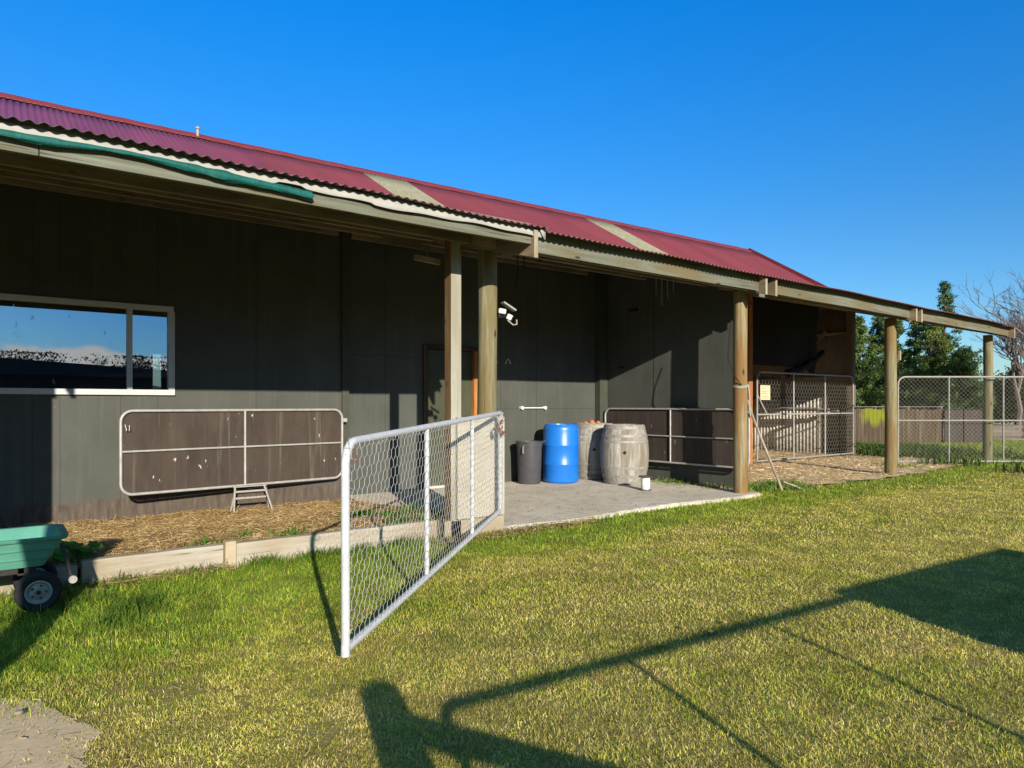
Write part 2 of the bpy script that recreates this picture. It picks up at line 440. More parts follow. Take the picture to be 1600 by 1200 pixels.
def wm(op, a, b=None, c=None):
    nd = wn('Math', operation=op)
    for i, v in enumerate((a, b, c)):
        if v is None: continue
        if isinstance(v, (int, float)): nd.inputs[i].default_value = v
        else: t.links.new(v, nd.inputs[i])
    return nd.outputs[0]
nz = wn('TexNoise'); nz.inputs['Scale'].default_value = 5; nz.inputs['Detail'].default_value = 8; nz.inputs['Roughness'].default_value = .6
mp = wn('Mapping'); mp.inputs['Scale'].default_value = (1.6, .6, 3.2)
t.links.new(tc.outputs['Generated'], mp.inputs[0]); t.links.new(mp.outputs[0], nz.inputs['Vector'])
top = wm('ADD', wm('MULTIPLY', nz.outputs['Fac'], .085), .030)
mr = wn('MapRange', interpolation_type='SMOOTHSTEP')
t.links.new(wm('SUBTRACT', top, sp.outputs['Z']), mr.inputs[0]); mr.inputs[1].default_value = 0; mr.inputs[2].default_value = .014
behind = wn('MapRange'); t.links.new(sp.outputs['Y'], behind.inputs[0])
behind.inputs[1].default_value = -.3; behind.inputs[2].default_value = -.6
low = wn('MapRange'); t.links.new(sp.outputs['Z'], low.inputs[0])
low.inputs[1].default_value = -.01; low.inputs[2].default_value = .035; low.inputs[3].default_value = .25; low.inputs[4].default_value = 1
cf = wm('MULTIPLY', wm('MULTIPLY', mr.outputs[0], behind.outputs[0]), low.outputs[0])
zr_ = wn('ValToRGB'); el = zr_.color_ramp.elements
while len(el) < 4: el.new(.5)
for e_, (p_, c_) in zip(el, ((0, (.42, .50, .60)), (.22, (.34, .52, .65)), (.54, (.03, .66, .99)), (.85, (.75, .80, .80)))): e_.position = p_; e_.color = (*c_, 1)
t.links.new(sp.outputs['Z'], zr_.inputs[0])
zb_ = wn('ValToRGB'); el = zb_.color_ramp.elements      # sun side of the sky: paler high up
while len(el) < 4: el.new(.5)
for e_, (p_, c_) in zip(el, ((0, (.14, .27, .46)), (.13, (.13, .29, .50)), (.34, (.80, .80, .74)), (1, (.85, .80, .74)))): e_.position = p_; e_.color = (*c_, 1)
t.links.new(sp.outputs['Z'], zb_.inputs[0])
ys_ = wn('MapRange', interpolation_type='SMOOTHSTEP'); t.links.new(sp.outputs['Y'], ys_.inputs[0]); ys_.inputs[1].default_value = .1; ys_.inputs[2].default_value = -.4
zz_ = wn('Mix', data_type='RGBA'); t.links.new(ys_.outputs[0], zz_.inputs[0]); t.links.new(zr_.outputs[0], zz_.inputs[6]); t.links.new(zb_.outputs[0], zz_.inputs[7])
ml2 = wn('Mix', data_type='RGBA', blend_type='MULTIPLY'); ml2.inputs[0].default_value = 1
t.links.new(hs.outputs[0], ml2.inputs[6]); t.links.new(zz_.outputs[2], ml2.inputs[7])
mxw = wn('Mix', data_type='RGBA'); t.links.new(cf, mxw.inputs[0]); t.links.new(ml2.outputs[2], mxw.inputs[6]); mxw.inputs[7].default_value = (6.2, 6.1, 6.1, 1)
t.links.new(mxw.outputs[2], bg.inputs[0]); bg.inputs[1].default_value = .10
scene.view_settings.view_transform = 'Standard'; scene.view_settings.look = 'None'
scene.view_settings.exposure = .55; scene.view_settings.gamma = 1
scene.cycles.max_bounces = 6; scene.cycles.diffuse_bounces = 3; scene.cycles.transparent_max_bounces = 12

# ------------------------------------------------------------------ ground
def zl(x, y):
    return -.05 + .065 * (1 - sstep(3.0, 5.2, y)) * (1 - sstep(8, 14, np.abs(np.asarray(x, float) - 2))) + .018 * (fbm(x, y, 1.1, 5) - .5)
def gridded(name, xs, ys, zf, mat, kind='structure'):
    X, Y = np.meshgrid(xs, ys); Z = zf(X, Y)
    vs = np.stack([X, Y, Z], -1).reshape(-1, 3); nx, ny = len(xs), len(ys)
    i = (np.arange(ny - 1)[:, None] * nx + np.arange(nx - 1)[None]).ravel()
    tris = np.concatenate([np.stack([i, i + 1, i + nx + 1], 1), np.stack([i, i + nx + 1, i + nx], 1)])
    o = np_mesh(name, vs, tris, mat); o.data.polygons.foreach_set('use_smooth', [True] * len(o.data.polygons)); return tag(o, kind=kind)
far = [-900, -300, -120, -60, -30, -18]
gridded('lawn', np.array(far + list(np.arange(-10, 30, .25)) + [34, 45, 70, 140, 400, 1200]),
        np.array(far + list(np.arange(-8, 24, .25)) + [28, 40, 70, 140, 400, 1200]), zl, M['lawn'])
# dry field strip far right
gridded('field', np.linspace(30, 150, 30), np.linspace(5, 60, 30), lambda x, y: -.03 + 0 * x, M['field'])
def blob(name, pts, z, mat, jit=.05, sub=8, zf=None):
    out = []
    for i in range(len(pts)):
        a = Vector((*pts[i], 0)); b = Vector((*pts[(i + 1) % len(pts)], 0))
        for k in range(sub):
            p = a.lerp(b, k / sub); out.append((p.x + random.uniform(-jit, jit), p.y + random.uniform(-jit, jit)))
    return out
def sheet(name, pts, zf, mat, jit=.05, sub=8):
    o = blob(name, pts, 0, mat, jit, sub)
    c = (sum(p[0] for p in o) / len(o), sum(p[1] for p in o) / len(o))
    mb = MB(); n = len(o); rings = [1, .8, .55, .3]
    vs = [(c[0] + (p[0] - c[0]) * r, c[1] + (p[1] - c[1]) * r) for r in rings for p in o] + [c]
    vs = [(x, y, float(zf(x, y))) for x, y in vs]
    fs = []
    for i in range(len(rings) - 1):
        for k in range(n):
            l = (k + 1) % n; fs.append((i * n + k, i * n + l, (i + 1) * n + l, (i + 1) * n + k))
    for k in range(n): fs.append(((len(rings) - 1) * n + k, (len(rings) - 1) * n + (k + 1) % n, len(vs) - 1))
    mb.add(vs, fs); return tag(mb.build(name, mat, smooth=True), kind='structure')
YARD = [(8.8, 5.95), (11, 5.85), (13, 5.7), (15.5, 5.85), (18.2, 6.1), (18.6, 7.6), (17.2, 8.7), (17.6, 14), (9.1, 14), (8.9, 8)]
sheet('dirt_yard', YARD, lambda x, y: -.022 + .03 * (fbm(x, y, .8, 9) - .5), M['yard'], .12, 10)
PATCH = [(-.02,3.74),(.14,3.57),(.22,3.33),(.32,3.06),(.24,2.85),(.28,2.65),(.2,2.0),(-.8,2.0),(-.9,3.4)]
sheet('bare_earth', PATCH, lambda x, y: zl(x, y) + .005, M['earth'], .012, 14)

# slab, its broken front lip, and the mulch bed
def slab():
    front = [(x, 5.72 + .05 * math.sin(x * 2.1) + random.uniform(-.02, .02)) for x in np.linspace(3.93, 8.82, 60)]
    mb = MB(); n = len(front); vs = []
    for x, y in front: vs += [(x, y - .03 + random.uniform(-.02, .02), -.3), (x, y, -.012 + random.uniform(-.008, .004)), (x, y + .035, 0), (x, 9.2, 0)]
    fs = []
    for i in range(n - 1):
        for k in range(3): a = i * 4 + k; fs.append((a, a + 4, a + 5, a + 1))
    fs.append((0, 1, 2, 3)); b = (n - 1) * 4; fs.append((b + 3, b + 2, b + 1, b))
    mb.add(vs, fs); return tag(mb.build('concrete_slab', M['concrete']), kind='structure')
slab()
def zm(x, y): return .085 - .13 * sstep(6.2, 8.9, y) + .06 * (fbm(x, y, .5, 3) - .4)
gridded('mulch_bed', np.arange(-4, 3.93, .06), np.arange(5.88, 9.1, .06), zm, M['mulch'])

# ------------------------------------------------------------------ grass blades
def blades(name, pts, ln, wd, cols, lean, mat, zf, seg2=True, label=None):
    n = len(pts); th = rng.uniform(0, 2 * np.pi, n); ph = rng.uniform(0, 2 * np.pi, n)
    z0 = zf(pts[:, 0], pts[:, 1])
    base = np.column_stack([pts, z0 - .004])
    side = np.column_stack([np.cos(th), np.sin(th), np.zeros(n)]) * wd[:, None] * .5
    ld = np.column_stack([np.cos(ph), np.sin(ph), np.zeros(n)])
    k = lean
    mid = base + ld * (ln * .45 * k * .55)[:, None]; mid[:, 2] += ln * .55 * np.sqrt(np.maximum(.05, 1 - (k * .55) ** 2))
    tip = base + ld * (ln * k)[:, None]; tip[:, 2] += ln * np.sqrt(np.maximum(.03, 1 - np.minimum(k, .98) ** 2))
    vs = np.concatenate([base - side, base + side, mid + side * .8, mid - side * .8, tip])
    i = np.arange(n)
    tr = np.concatenate([np.stack([i, i + n, i + 2 * n], 1), np.stack([i, i + 2 * n, i + 3 * n], 1), np.stack([i + 3 * n, i + 2 * n, i + 4 * n], 1)])
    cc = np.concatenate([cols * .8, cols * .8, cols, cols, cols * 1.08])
    o = np_mesh(name, vs, tr, mat, colors=cc)
    return tag(o, label, None, None, 'stuff')

def inpoly(x, y, poly):
    c = np.zeros(len(x), bool); n = len(poly)
    for i in range(n):
        x1, y1 = poly[i]; x2, y2 = poly[(i + 1) % n]
        hit = ((y1 > y) != (y2 > y)) & (x < (x2 - x1) * (y - y1) / (y2 - y1 + 1e-12) + x1); c ^= hit
    return c
def lawn_pts(d0, d1, dens, t0=-1.0, t1=1.0):
    area = (d1 * d1 - d0 * d0) / 2 * (t1 - t0); n = int(area * dens)
    d = np.sqrt(rng.uniform(d0 * d0, d1 * d1, n)); tt = rng.uniform(t0, t1, n); l = d * tt
    x = CT * d + ST * l; y = ST * d - CT * l
    wob = .10 * (fbm(x, y, .5, 21) - .5)
    ok = ~((y > 5.80 + wob) & (x < 3.9)) & ~((y > 5.70 + wob * 1.5) & (x >= 3.9) & (x < 8.9))
    ny = fbm(x, y, .6, 30)
    iny = inpoly(x, y, YARD); ok &= ~(iny & (y > 5.95 + .5 * (ny - .3)) )
    ok &= ~((y > 5.9) & (x > 8.8) & (x < 18))
    inp = inpoly(x + .3 * (fbm(x, y, .3, 41) - .5) + rng.normal(0, .085, n), y + .3 * (fbm(x, y, .3, 42) - .5) + rng.normal(0, .085, n), PATCH)
    ok &= ~inp | (rng.random(n) < .035)
    # worn spots
    worn = fbm(x, y, .55, 55)
    ok &= ~((worn > .76) & (rng.random(n) < .75) & (y < 4.6))
    return np.column_stack([x[ok], y[ok]])
def lawn_style(p, scale):
    x, y = p[:, 0], p[:, 1]; n = len(p)
    edge = np.clip(1 - np.abs(y - 5.75) / .75, 0, 1) * (x < 9.4) + .9 * np.exp(-((x - .3) ** 2 / .45 + (y - 5.0) ** 2 / .5))
    left = 1 - sstep(1.6, 4.2, x + .35 * (y - 4.5)); strip = sstep(4.3, 5.3, y)
    lush = np.clip(.14 + .42 * left * sstep(2.4, 4.2, y) + .85 * strip * (x < 30) + 1.0 * (fbm(x, y, 1.2, 8) - .5) + .9 * (fbm(x, y, .25, 12) - .5), 0, 1)
    lush = np.where(y < 3.4, lush * .8, lush)
    ln = (.016 + .015 * rng.random(n) + .018 * lush * rng.random(n) + .055 * np.clip(edge, 0, 1) ** 1.5 * rng.random(n)) * scale ** .25
    g = np.array([.150,.245,.026]); lime = np.array([.44,.46,.06]); ol = np.array([.54,.47,.09]); straw = np.array([.76,.63,.25]); br = np.array([.46,.33,.16])
    dead = sstep(.56, .74, fbm(x, y, .45, 91))[:, None] * (1 - lush[:, None]); u = np.minimum(.999, rng.random(n)[:, None] * (1 - .45 * dead) + .45 * dead); L = lush[:, None]
    c = np.where(u < L * .8, g, np.where(u < L * .95 + .30, lime, np.where(u < L * .6 + .62, ol, np.where(u < .90, straw, br))))
    c = c * rng.uniform(.8, 1.2, (n, 1)) * (.50 + 1.12 * fbm(x, y, .16, 61))[:, None]
    wd = (.0018 + .0016 * rng.random(n)) * scale
    lean = np.clip(np.where(rng.random(n) < .3, rng.uniform(.3, .8, n), rng.uniform(.8, 1.05, n)) - .25 * lush, .1, .975)
    return ln, wd, c, lean
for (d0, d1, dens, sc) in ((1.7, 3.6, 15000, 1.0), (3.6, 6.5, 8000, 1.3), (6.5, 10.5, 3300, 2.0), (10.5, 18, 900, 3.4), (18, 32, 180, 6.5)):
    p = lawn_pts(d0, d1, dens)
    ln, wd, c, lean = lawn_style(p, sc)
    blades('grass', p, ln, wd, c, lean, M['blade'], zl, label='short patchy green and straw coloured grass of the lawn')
# weeds and longer tufts (same stuff)
def tufts(name, centres, n_each, rad, ln0, colr, zf, label, wd0=.006):
    P = []; 
    for (x, y, k) in centres:
        a = rng.normal(0, rad, (int(n_each * k), 2)); P.append(a + [x, y])
    P = np.concatenate(P); n = len(P)
    c = np.array(colr) * rng.uniform(.6, 1.35, (n, 1))
    return blades(name, P, ln0 * rng.uniform(.5, 1.3, n), wd0 * rng.uniform(.6, 1.4, n), c, rng.uniform(.15, .9, n), M['blade'], zf, label=label)
cs = [(rng.uniform(-.6, 3.4), 5.72 + rng.normal(0, .05), rng.uniform(.3, 1.2)) for _ in range(34)] + [(rng.uniform(-.4, .8), rng.uniform(4.5, 5.4), 1.) for _ in range(14)]
tufts('long_grass', cs, 90, .07, .11, (.085,.15,.022), zl, 'longer green grass tufts along the timber edging')
tufts('weeds', [(rng.uniform(2.9, 3.85), rng.uniform(6.1, 6.9), 1.) for _ in range(9)] + [(1.4, 6.1, .5), (2.1, 6.05, .6), (1.75, 6.2, .4)], 70, .08, .10, (.075,.17,.02), zm, 'bright green weeds growing in the straw bed', .012)
tufts('weeds', [(rng.uniform(8.75, 8.95), rng.uniform(6.1, 7.6), .6) for _ in range(8)] + [(rng.uniform(9.1, 10.4), rng.uniform(5.8, 6.35), 1.) for _ in range(16)] + [(rng.uniform(13.6, 15.5), rng.uniform(6.3, 7.0), .5) for _ in range(6)],
      60, .12, .09, (.13,.22,.035), lambda x, y: -.02 + 0 * x, 'low green weeds beside the slab and on the dirt yard', .014)
tufts('weeds', [(rng.uniform(17.8, 21), rng.uniform(7.0, 10.5), 1.6) for _ in range(60)] + [(rng.uniform(16, 21), rng.uniform(4.6, 7.2), 1.2) for _ in range(10)], 70, .25, .24, (.085,.125,.032), zl, 'rank weeds growing behind the chain link gate', .03)

# straw on the bed, hay on the yard, litter
def straws(name, n, xr, yr, zf, ln0, cols, label, keep=None, wd=.0025, lift=.03):
    x = rng.uniform(*xr, n); y = rng.uniform(*yr, n)
    if keep is not None: k = keep(x, y); x, y = x[k], y[k]; n = len(x)
    a = rng.uniform(0, 2 * np.pi, n); L = ln0 * rng.uniform(.35, 1.3, n); el = rng.normal(0, .25, n)
    d = np.column_stack([np.cos(a) * np.cos(el), np.sin(a) * np.cos(el), np.sin(el)]) * L[:, None] * .5
    c0 = np.column_stack([x, y, zf(x, y) + lift * rng.random(n) ** 2 + .004])
    s = np.column_stack([-np.sin(a), np.cos(a), rng.normal(0, .5, n)]) * wd * .5
    vs = np.concatenate([c0 - d - s, c0 - d + s, c0 + d + s, c0 + d - s]); i = np.arange(n)
    tr = np.concatenate([np.stack([i, i + n, i + 2 * n], 1), np.stack([i, i + 2 * n, i + 3 * n], 1)])
    pal = np.array(cols)[rng.integers(0, len(cols), n)] * rng.uniform(.65, 1.25, (n, 1))
    return tag(np_mesh(name, vs, tr, M['strawm'], colors=np.tile(pal, (4, 1))), label, None, None, 'stuff')
straws('straw', 52000, (-2.5, 3.9), (5.9, 9.0), zm, .10, [(.62,.44,.20), (.50,.34,.14), (.70,.53,.28), (.36,.22,.09)], 'golden straw mulch strewn over the garden bed',
       lambda x, y: (x < 3.3 + .5 * (fbm(x, y, .6, 4) - .5) - .55 * (1 - sstep(6, 7.2, y)) + .3) | (rng.random(len(x)) < .25))
straws('hay', 14000, (8.9, 18), (5.8, 13), lambda x, y: -.02 + 0 * x, .17, [(.75,.57,.32), (.66,.48,.25), (.50,.37,.21)], 'dry hay scattered on the dirt yard', None, .007, .02)
straws('litter', 2600, (3.2, 5.4), (5.45, 5.72), zl, .07, [(.34,.22,.12), (.28,.17,.09), (.42,.29,.16)], 'dead brown stalks and litter along the slab lip', None, .005, .05)
straws('litter', 900, (.4, 1.5), (5.6, 5.8), zl, .08, [(.34,.22,.12), (.45,.30,.16)], 'dry stalks fallen against the timber edging', None, .005, .06)
straws('litter', 500, (-.3, .75), (2.4, 3.95), zl, .035, [(.42,.30,.15), (.30,.20,.10), (.55,.45,.25)], 'dry grass crumbs round the bare earth patch', lambda x, y: np.abs(fbm(x, y, .2, 77) - .5) < .1, .003, .016)
straws('litter', 500, (4.0, 8.7), (5.8, 8.9), lambda x, y: 0 * x, .035, [(.22,.16,.10), (.15,.12,.09), (.36,.27,.16)], 'small dry crumbs of litter on the slab', None, .006, .002)

# ------------------------------------------------------------------ BARN
barn = thing('barn', (4, 9, 0), 'long dark barn with red corrugated roof and timber pole verandah', 'barn')
SL = .268
def zp(y): return 3.065 + SL * (y - 5.36)         # verandah roof plane
def corr(x0, x1, ya, yb, za, zb, per=.076, amp=.0085, spp=8, sag=None, ny=4):
    n = max(2, int(round((x1 - x0) / per * spp)) + 1); xs = np.linspace(x0, x1, n)
    mb = MB(); vs = []
    for j in range(ny + 1):
        f = j / ny
        for x in xs:
            a, b = (za(x), zb(x))
            dy, dz = yb - ya, b - a; L = math.hypot(dy, dz)
            wv = amp * math.cos(2 * math.pi * x / per)
            vs.append((x, ya + dy * f - dz / L * wv, a + dz * f + dy / L * wv))
    fs = []
    for j in range(ny):
        for i in range(n - 1):
            a = j * n + i; fs.append((a, a + 1, a + n + 1, a + n))
    return mb.add(vs, fs)
def corr_wall_y(x, y0, y1, z0, z1, per=.076, amp=.0085, spp=6):       # wall in plane X = x
    n = int((y1 - y0) / per * spp) + 1; ys = np.linspace(y0, y1, n); mb = MB(); vs = []
    for z in (z0, (z0 + z1) / 2, z1):
        for y in ys: vs.append((x + amp * math.cos(2 * math.pi * y / per), y, z))
    fs = []
    for j in range(2):
        for i in range(n - 1): a = j * n + i; fs.append((a, a + 1, a + n + 1, a + n))
    return mb.add(vs, fs)
def solid(o, th=.0016, m2=False):
    s = o.modifiers.new('solid', 'SOLIDIFY'); s.thickness = th; s.offset = -1
    if m2: s.material_offset = 1; s.material_offset_rim = 1
    return o
sagL = lambda x: .010 * math.sin(x * 1.3) + .006 * math.sin(x * 3.1)
# verandah roofing: left run (longer sheets) and right run
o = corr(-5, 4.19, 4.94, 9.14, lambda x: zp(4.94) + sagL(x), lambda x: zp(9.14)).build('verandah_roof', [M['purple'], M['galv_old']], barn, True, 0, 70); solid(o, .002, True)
o = corr(4.13, 18.3, 5.36, 9.14, lambda x: zp(5.36) + sagL(x) * .6 - .035 * max(0, (x - 10) / 8) - .018, lambda x: zp(9.14) - .018).build('verandah_roof', [M['red'], M['galv_old']], barn, True, 0, 70); solid(o, .002, True)
# main roof
def zr(x): return 5.55 + .23 * x / 17.4
YR = 11.8
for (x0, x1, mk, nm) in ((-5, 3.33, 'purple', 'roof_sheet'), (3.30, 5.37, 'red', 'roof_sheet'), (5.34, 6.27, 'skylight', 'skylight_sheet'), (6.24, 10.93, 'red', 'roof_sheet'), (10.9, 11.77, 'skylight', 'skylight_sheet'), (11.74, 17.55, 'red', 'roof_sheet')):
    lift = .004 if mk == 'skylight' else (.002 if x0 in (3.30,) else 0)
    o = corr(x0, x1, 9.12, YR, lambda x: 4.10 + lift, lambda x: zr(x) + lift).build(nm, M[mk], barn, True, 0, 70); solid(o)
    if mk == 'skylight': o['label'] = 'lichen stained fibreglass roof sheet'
    if mk == 'purple': o['label'] = 'purplish maroon to red roof sheets'
o = corr(-5, 17.55, 14.5, YR, lambda x: 4.10, lambda x: zr(x)).build('roof_sheet', M['red'], barn, True, 0, 70); solid(o)
# ridge cap with crimped skirts
def ridge():
    mb = MB(); xs = np.arange(-5, 17.6, .019); vs = []; n = len(xs)
    for x in xs:
        w1 = .0085 * math.cos(2 * math.pi * x / .076)
        s = (zr(x) - 4.10) / (YR - 9.12); z = zr(x) + .02
        jig = .002 * math.sin(x * 5.3) + .002 * math.sin(x * 13)
        vs += [(x, YR - .17, z - .17 * s + .5 * w1 + jig - .004), (x, YR - .14, z - .14 * s + .010 + jig), (x, YR - .03, z + .012), (x, YR, z + .03 + jig), (x, YR + .03, z + .012), (x, YR + .17, z - .17 * s)]
    fs = []
    for i in range(n - 1):
        for k in range(5): a = i * 6 + k; fs.append((a, a + 6, a + 7, a + 1))
    mb.add(vs, fs); return solid(mb.build('ridge_cap', M['cap'], barn, True, 0, 50), .003)
ridge()
MB().tube([(2.55, YR - .1, 5.5), (2.55, YR - .1, 5.67)], .022, 10).lathe((2.55, YR - .1, 5.67), [(.035, 0), (.035, .02), (.01, .045)], 10).build('vent_pipe', M['greymetal'], barn, True)
# verge flashing on the far gable
MB().beam((17.56, 9.05, 4.10), (17.56, YR, zr(17.5) + .02), .03, .14).build('verge_board', M['cap'], barn)

# front walls (window hole left, door hole right)
WX0, WX1, WZ0, WZ1 = -2.2, 1.69, 1.41, 2.44
yw = 9.0
f = MB()
f.box(-5, WX0, yw, yw + .1, -.3, 4.05).box(WX1, 3.86, yw, yw + .1, -.3, 4.05).box(WX0, WX1, yw, yw + .1, -.3, WZ0).box(WX0, WX1, yw, yw + .1, WZ1, 4.05)
f.build('front_wall', M['wall'], barn)
yd = 9.07
DX0, DX1, DZ = 5.17, 6.12, 2.13
f = MB(); f.box(3.86, DX0, yd, yd + .1, -.2, 4.05).box(DX1, 9.0, yd, yd + .1, -.2, 4.05).box(DX0, DX1, yd, yd + .1, DZ, 4.05)
f.build('front_wall', M['wall_slab'], barn)
# board joints, as thin proud cover strips / grooves
for x in (-.9, .30, .55, 1.13, 1.52, 2.66):
    z0 = .1; MB().box(x, x + .004, yw - .002, yw + .01, z0, WZ0 if x < WX1 else 3.9).build('board_joint', M['joint'], barn)
    if x < WX1: MB().box(x, x + .004, yw - .002, yw + .01, WZ1 + .06, 3.9).build('board_joint', M['joint'], barn)
for (x, z0, z1) in ((4.52, .0, 3.9), (7.36, .0, 3.9), (6.6, 1.22, 3.9)):
    MB().box(x, x + .004, yd - .002, yd + .01, z0, z1).build('board_joint', M['joint'], barn)
MB().box(6.2, 8.72, yd - .002, yd + .01, 1.205, 1.211).build('board_joint', M['joint'], barn)
MB().box(3.9, 5.1, yd - .002, yd + .01, 1.985, 1.991).build('board_joint', M['joint'], barn)
MB().box(3.82, 3.92, yw - .035, yw + .12, -.1, 3.98).build('corner_batten', M['wallrough'], barn, bevel=.004)
MB().box(8.74, 8.93, 8.93, 9.1, -.05, 3.95).build('corner_batten', M['wallrough'], barn, bevel=.005)
# wall behind: closes the front room so it is dark inside
MB().box(-5, 2.352, 14.4, 14.5, -.1, 4.1).box(2.505, 9.0, 14.4, 14.5, -.1, 4.1).box(2.352, 2.505, 14.4, 14.5, -.1, .9).box(2.352, 2.505, 14.4, 14.5, 2.24, 4.1).build('back_wall', M['inside'], barn)
MB().box(9.0, 17.5, 14.4, 14.5, -.1, 4.1).build('back_wall', M['iron'], barn)
MB().box(-5.1, -5, 9, 14.5, -.1, 4.1).build('side_wall', M['wall'], barn)
MB().box(-5, 9, 9.1, 14.4, -.12, -.02).build('inside_floor', M['inside'], barn)
MB().box(-5, 9, 9.1, 14.4, 3.9, 3.95).build('inside_ceiling', M['inside'], barn)
# partition wall out to the second pole (X = 9)
mb = MB(); xs = (9.0, 9.07)
pts = [(6.32, -.1), (9.2, -.1), (9.2, zp(9.2) - .06), (6.32, zp(6.32) - .06)]
vs = [(x + (9.05 - y) * .06 - .05, y, z) for x in xs for y, z in pts]
mb.add(vs, [(0,1,2,3), (7,6,5,4), (0,4,5,1), (1,5,6,2), (2,6,7,3), (3,7,4,0)])
mb.build('partition_wall', M['wall_slab'], barn)
MB().box(9.012, 9.03, 7.9, 7.906, .35, 3.3).build('board_joint', M['joint'], barn)
for z in (2.93,): MB().box(8.985, 9.0, 8.25, 8.88, z, z + .05).box(8.97, 9.0, 8.84, 8.9, z - .06, z + .11).build('strap_hinge', M['blackmetal'], barn)
MB().box(8.97, 9.0, 8.55, 8.7, 1.93, 1.96).build('latch', M['blackmetal'], barn)
MB().box(9.02, 9.1, 9.07, 14.4, -.1, 4.1).build('partition_wall', M['iron'], barn)
MB().box(8.86, 8.99, 6.5, 7.15, -.06, .0).build('foot_board', M['orange'], barn, bevel=.004)
# open bay: jamb post, corner post, corrugated end wall, girts, gable
MB().box(12.98, 13.12, 8.70, 8.84, -.1, zp(8.8) - .1).build('jamb_post', M['redwood'], barn, bevel=.005)
MB().box(17.40, 17.56, 8.66, 8.82, -.1, zp(8.7) - .1).build('corner_post', M['fence'], barn, bevel=.005)
o = corr_wall_y(17.60, 8.82, 14.4, -.05, 4.2).build('end_wall', M['iron'], barn, True, 0, 70); solid(o)
o = corr_wall_y(17.53, 9.55, 14.3, -.05, 1.45, .1, .02, 8).build('sunlit_iron_sheet', M['ironlit'], barn, True, 0, 70); solid(o)  # added sheet, its pale colour stands for the sunlit band of the end wall
for z in (1.95, 3.1): MB().box(17.48, 17.575, 8.83, 14.4, z, z + .06).build('girt', M['purlin'], barn, bevel=.003)
g = MB(); g.add([(17.62, 9.0, 4.1), (17.62, 14.5, 4.1), (17.62, YR, zr(17.5) - .02), (17.66, 9.0, 4.1), (17.66, 14.5, 4.1), (17.66, YR, zr(17.5) - .02)], [(0,1,2), (5,4,3), (0,3,4,1), (1,4,5,2), (2,5,3,0)])
g.build('gable_wall', M['iron'], barn)
MB().beam((17.5, 9.4, 3.2), (17.5, 10.8, 1.9), .05, .1).build('brace', M['purlin'], barn)
MB().beam((9.1, 8.79, zp(8.79) - .2), (17.5, 8.79, zp(8.79) - .2), .09, .24).build('bay_beam', M['purlin'], barn, bevel=.004)
# posts
def post(x, y, r, ztop, mat, name='pole'):
    n = 14; prof = []
    mb = MB(); loops = []
    for i in range(n + 1):
        z = -.3 + (ztop + .3) * i / n; rr = r * (1.03 - .06 * i / n) * (1 + random.uniform(-.012, .012))
        ox, oy = .005 * math.sin(i * .35 + x), .004 * math.cos(i * .4 + x)
        loops.append([(x + ox + rr * math.cos(a) * (1 + .012 * math.sin(3 * a + i * .3)), y + oy + rr * math.sin(a), z) for a in np.linspace(0, 2 * math.pi, 24, endpoint=False)])
    mb.loft(loops); return mb.build(name, M[mat], barn, True)
PX = [4.134, 8.62, 13.32, 18.12]
post(PX[0], 5.92, .103, zp(5.92) - .26, 'polegreen'); post(PX[1], 5.92, .101, zp(5.92) - .30, 'polebrown'); post(PX[2], 5.92, .104, zp(5.92) - .33, 'pole'); post(PX[3], 5.92, .098, zp(5.92) - .35, 'polegreen')
post(-.69, 5.92, .11, zp(5.92) - .28, 'pole')
# square post with reddish side face
mb = MB().box(3.55, 3.67, 5.70, 5.82, -.2, zp(5.75) - .05); mb.m = [1 if i == 4 else 0 for i in range(6)]
mb.build('square_post', [M['squarepost'], M['brownface']], barn, bevel=.004)
MB().box(-1.06, -.94, 5.70, 5.82, -.2, zp(5.75) - .05).build('square_post', M['squarepost'], barn, bevel=.004)
# rafters: doubled boards each side of the poles
def rafter(x, y0, y1, d=.235, top=.045, wdt=.048):
    mb = MB(); pts = [(y0, zp(y0) - top), (y0, zp(y0) - top - d), (y1, zp(y1) - top - d), (y1, zp(y1) - top)]
    vs = [(xx, y, z) for xx in (x - wdt / 2, x + wdt / 2) for y, z in pts]
    mb.add(vs, [(0,3,2,1), (4,5,6,7), (0,1,5,4), (1,2,6,5), (2,3,7,6), (3,0,4,7)])
    mb.m = [0, 0, 1, 0, 0, 0]
    return mb.build('rafter', [M['rafter'], M['rafter_end']], barn, bevel=.003)
for x in (-.78, -.60): rafter(x, 5.0, 9.0)
rafter(4.045, 4.985, 9.0, .26); rafter(4.255, 5.50, 9.0)
for x in (8.50, 8.74): rafter(x, 5.42, 8.92)
for x in (13.21, 13.43): rafter(x, 5.42, 9.0, top=.07)
rafter(18.18, 5.42, 9.0, top=.085)
rafter(3.78, 5.3, 8.95); rafter(-3.0, 5.0, 9.0)
# fascias
def fascia(x0, x1, y, z0, z1, dz=0):
    mb = MB().beam((x0, y, (z0 + z1) / 2), (x1, y, (z0 + z1) / 2 + dz), .045, z1 - z0, n=max(2, int(x1 - x0)), jit=.004)
    return mb.build('fascia_board', M['fascia'], barn, bevel=.004)
fascia(-5, .2, 5.05, 2.783, 2.975); fascia(.205, 4.02, 5.05, 2.783, 2.975, .006)
fascia(4.29, 8.42, 5.55, 2.862, 3.085); fascia(8.78, 13.17, 5.55, 2.858, 3.08, -.012); fascia(13.47, 18.15, 5.55, 2.84, 3.055, -.02)
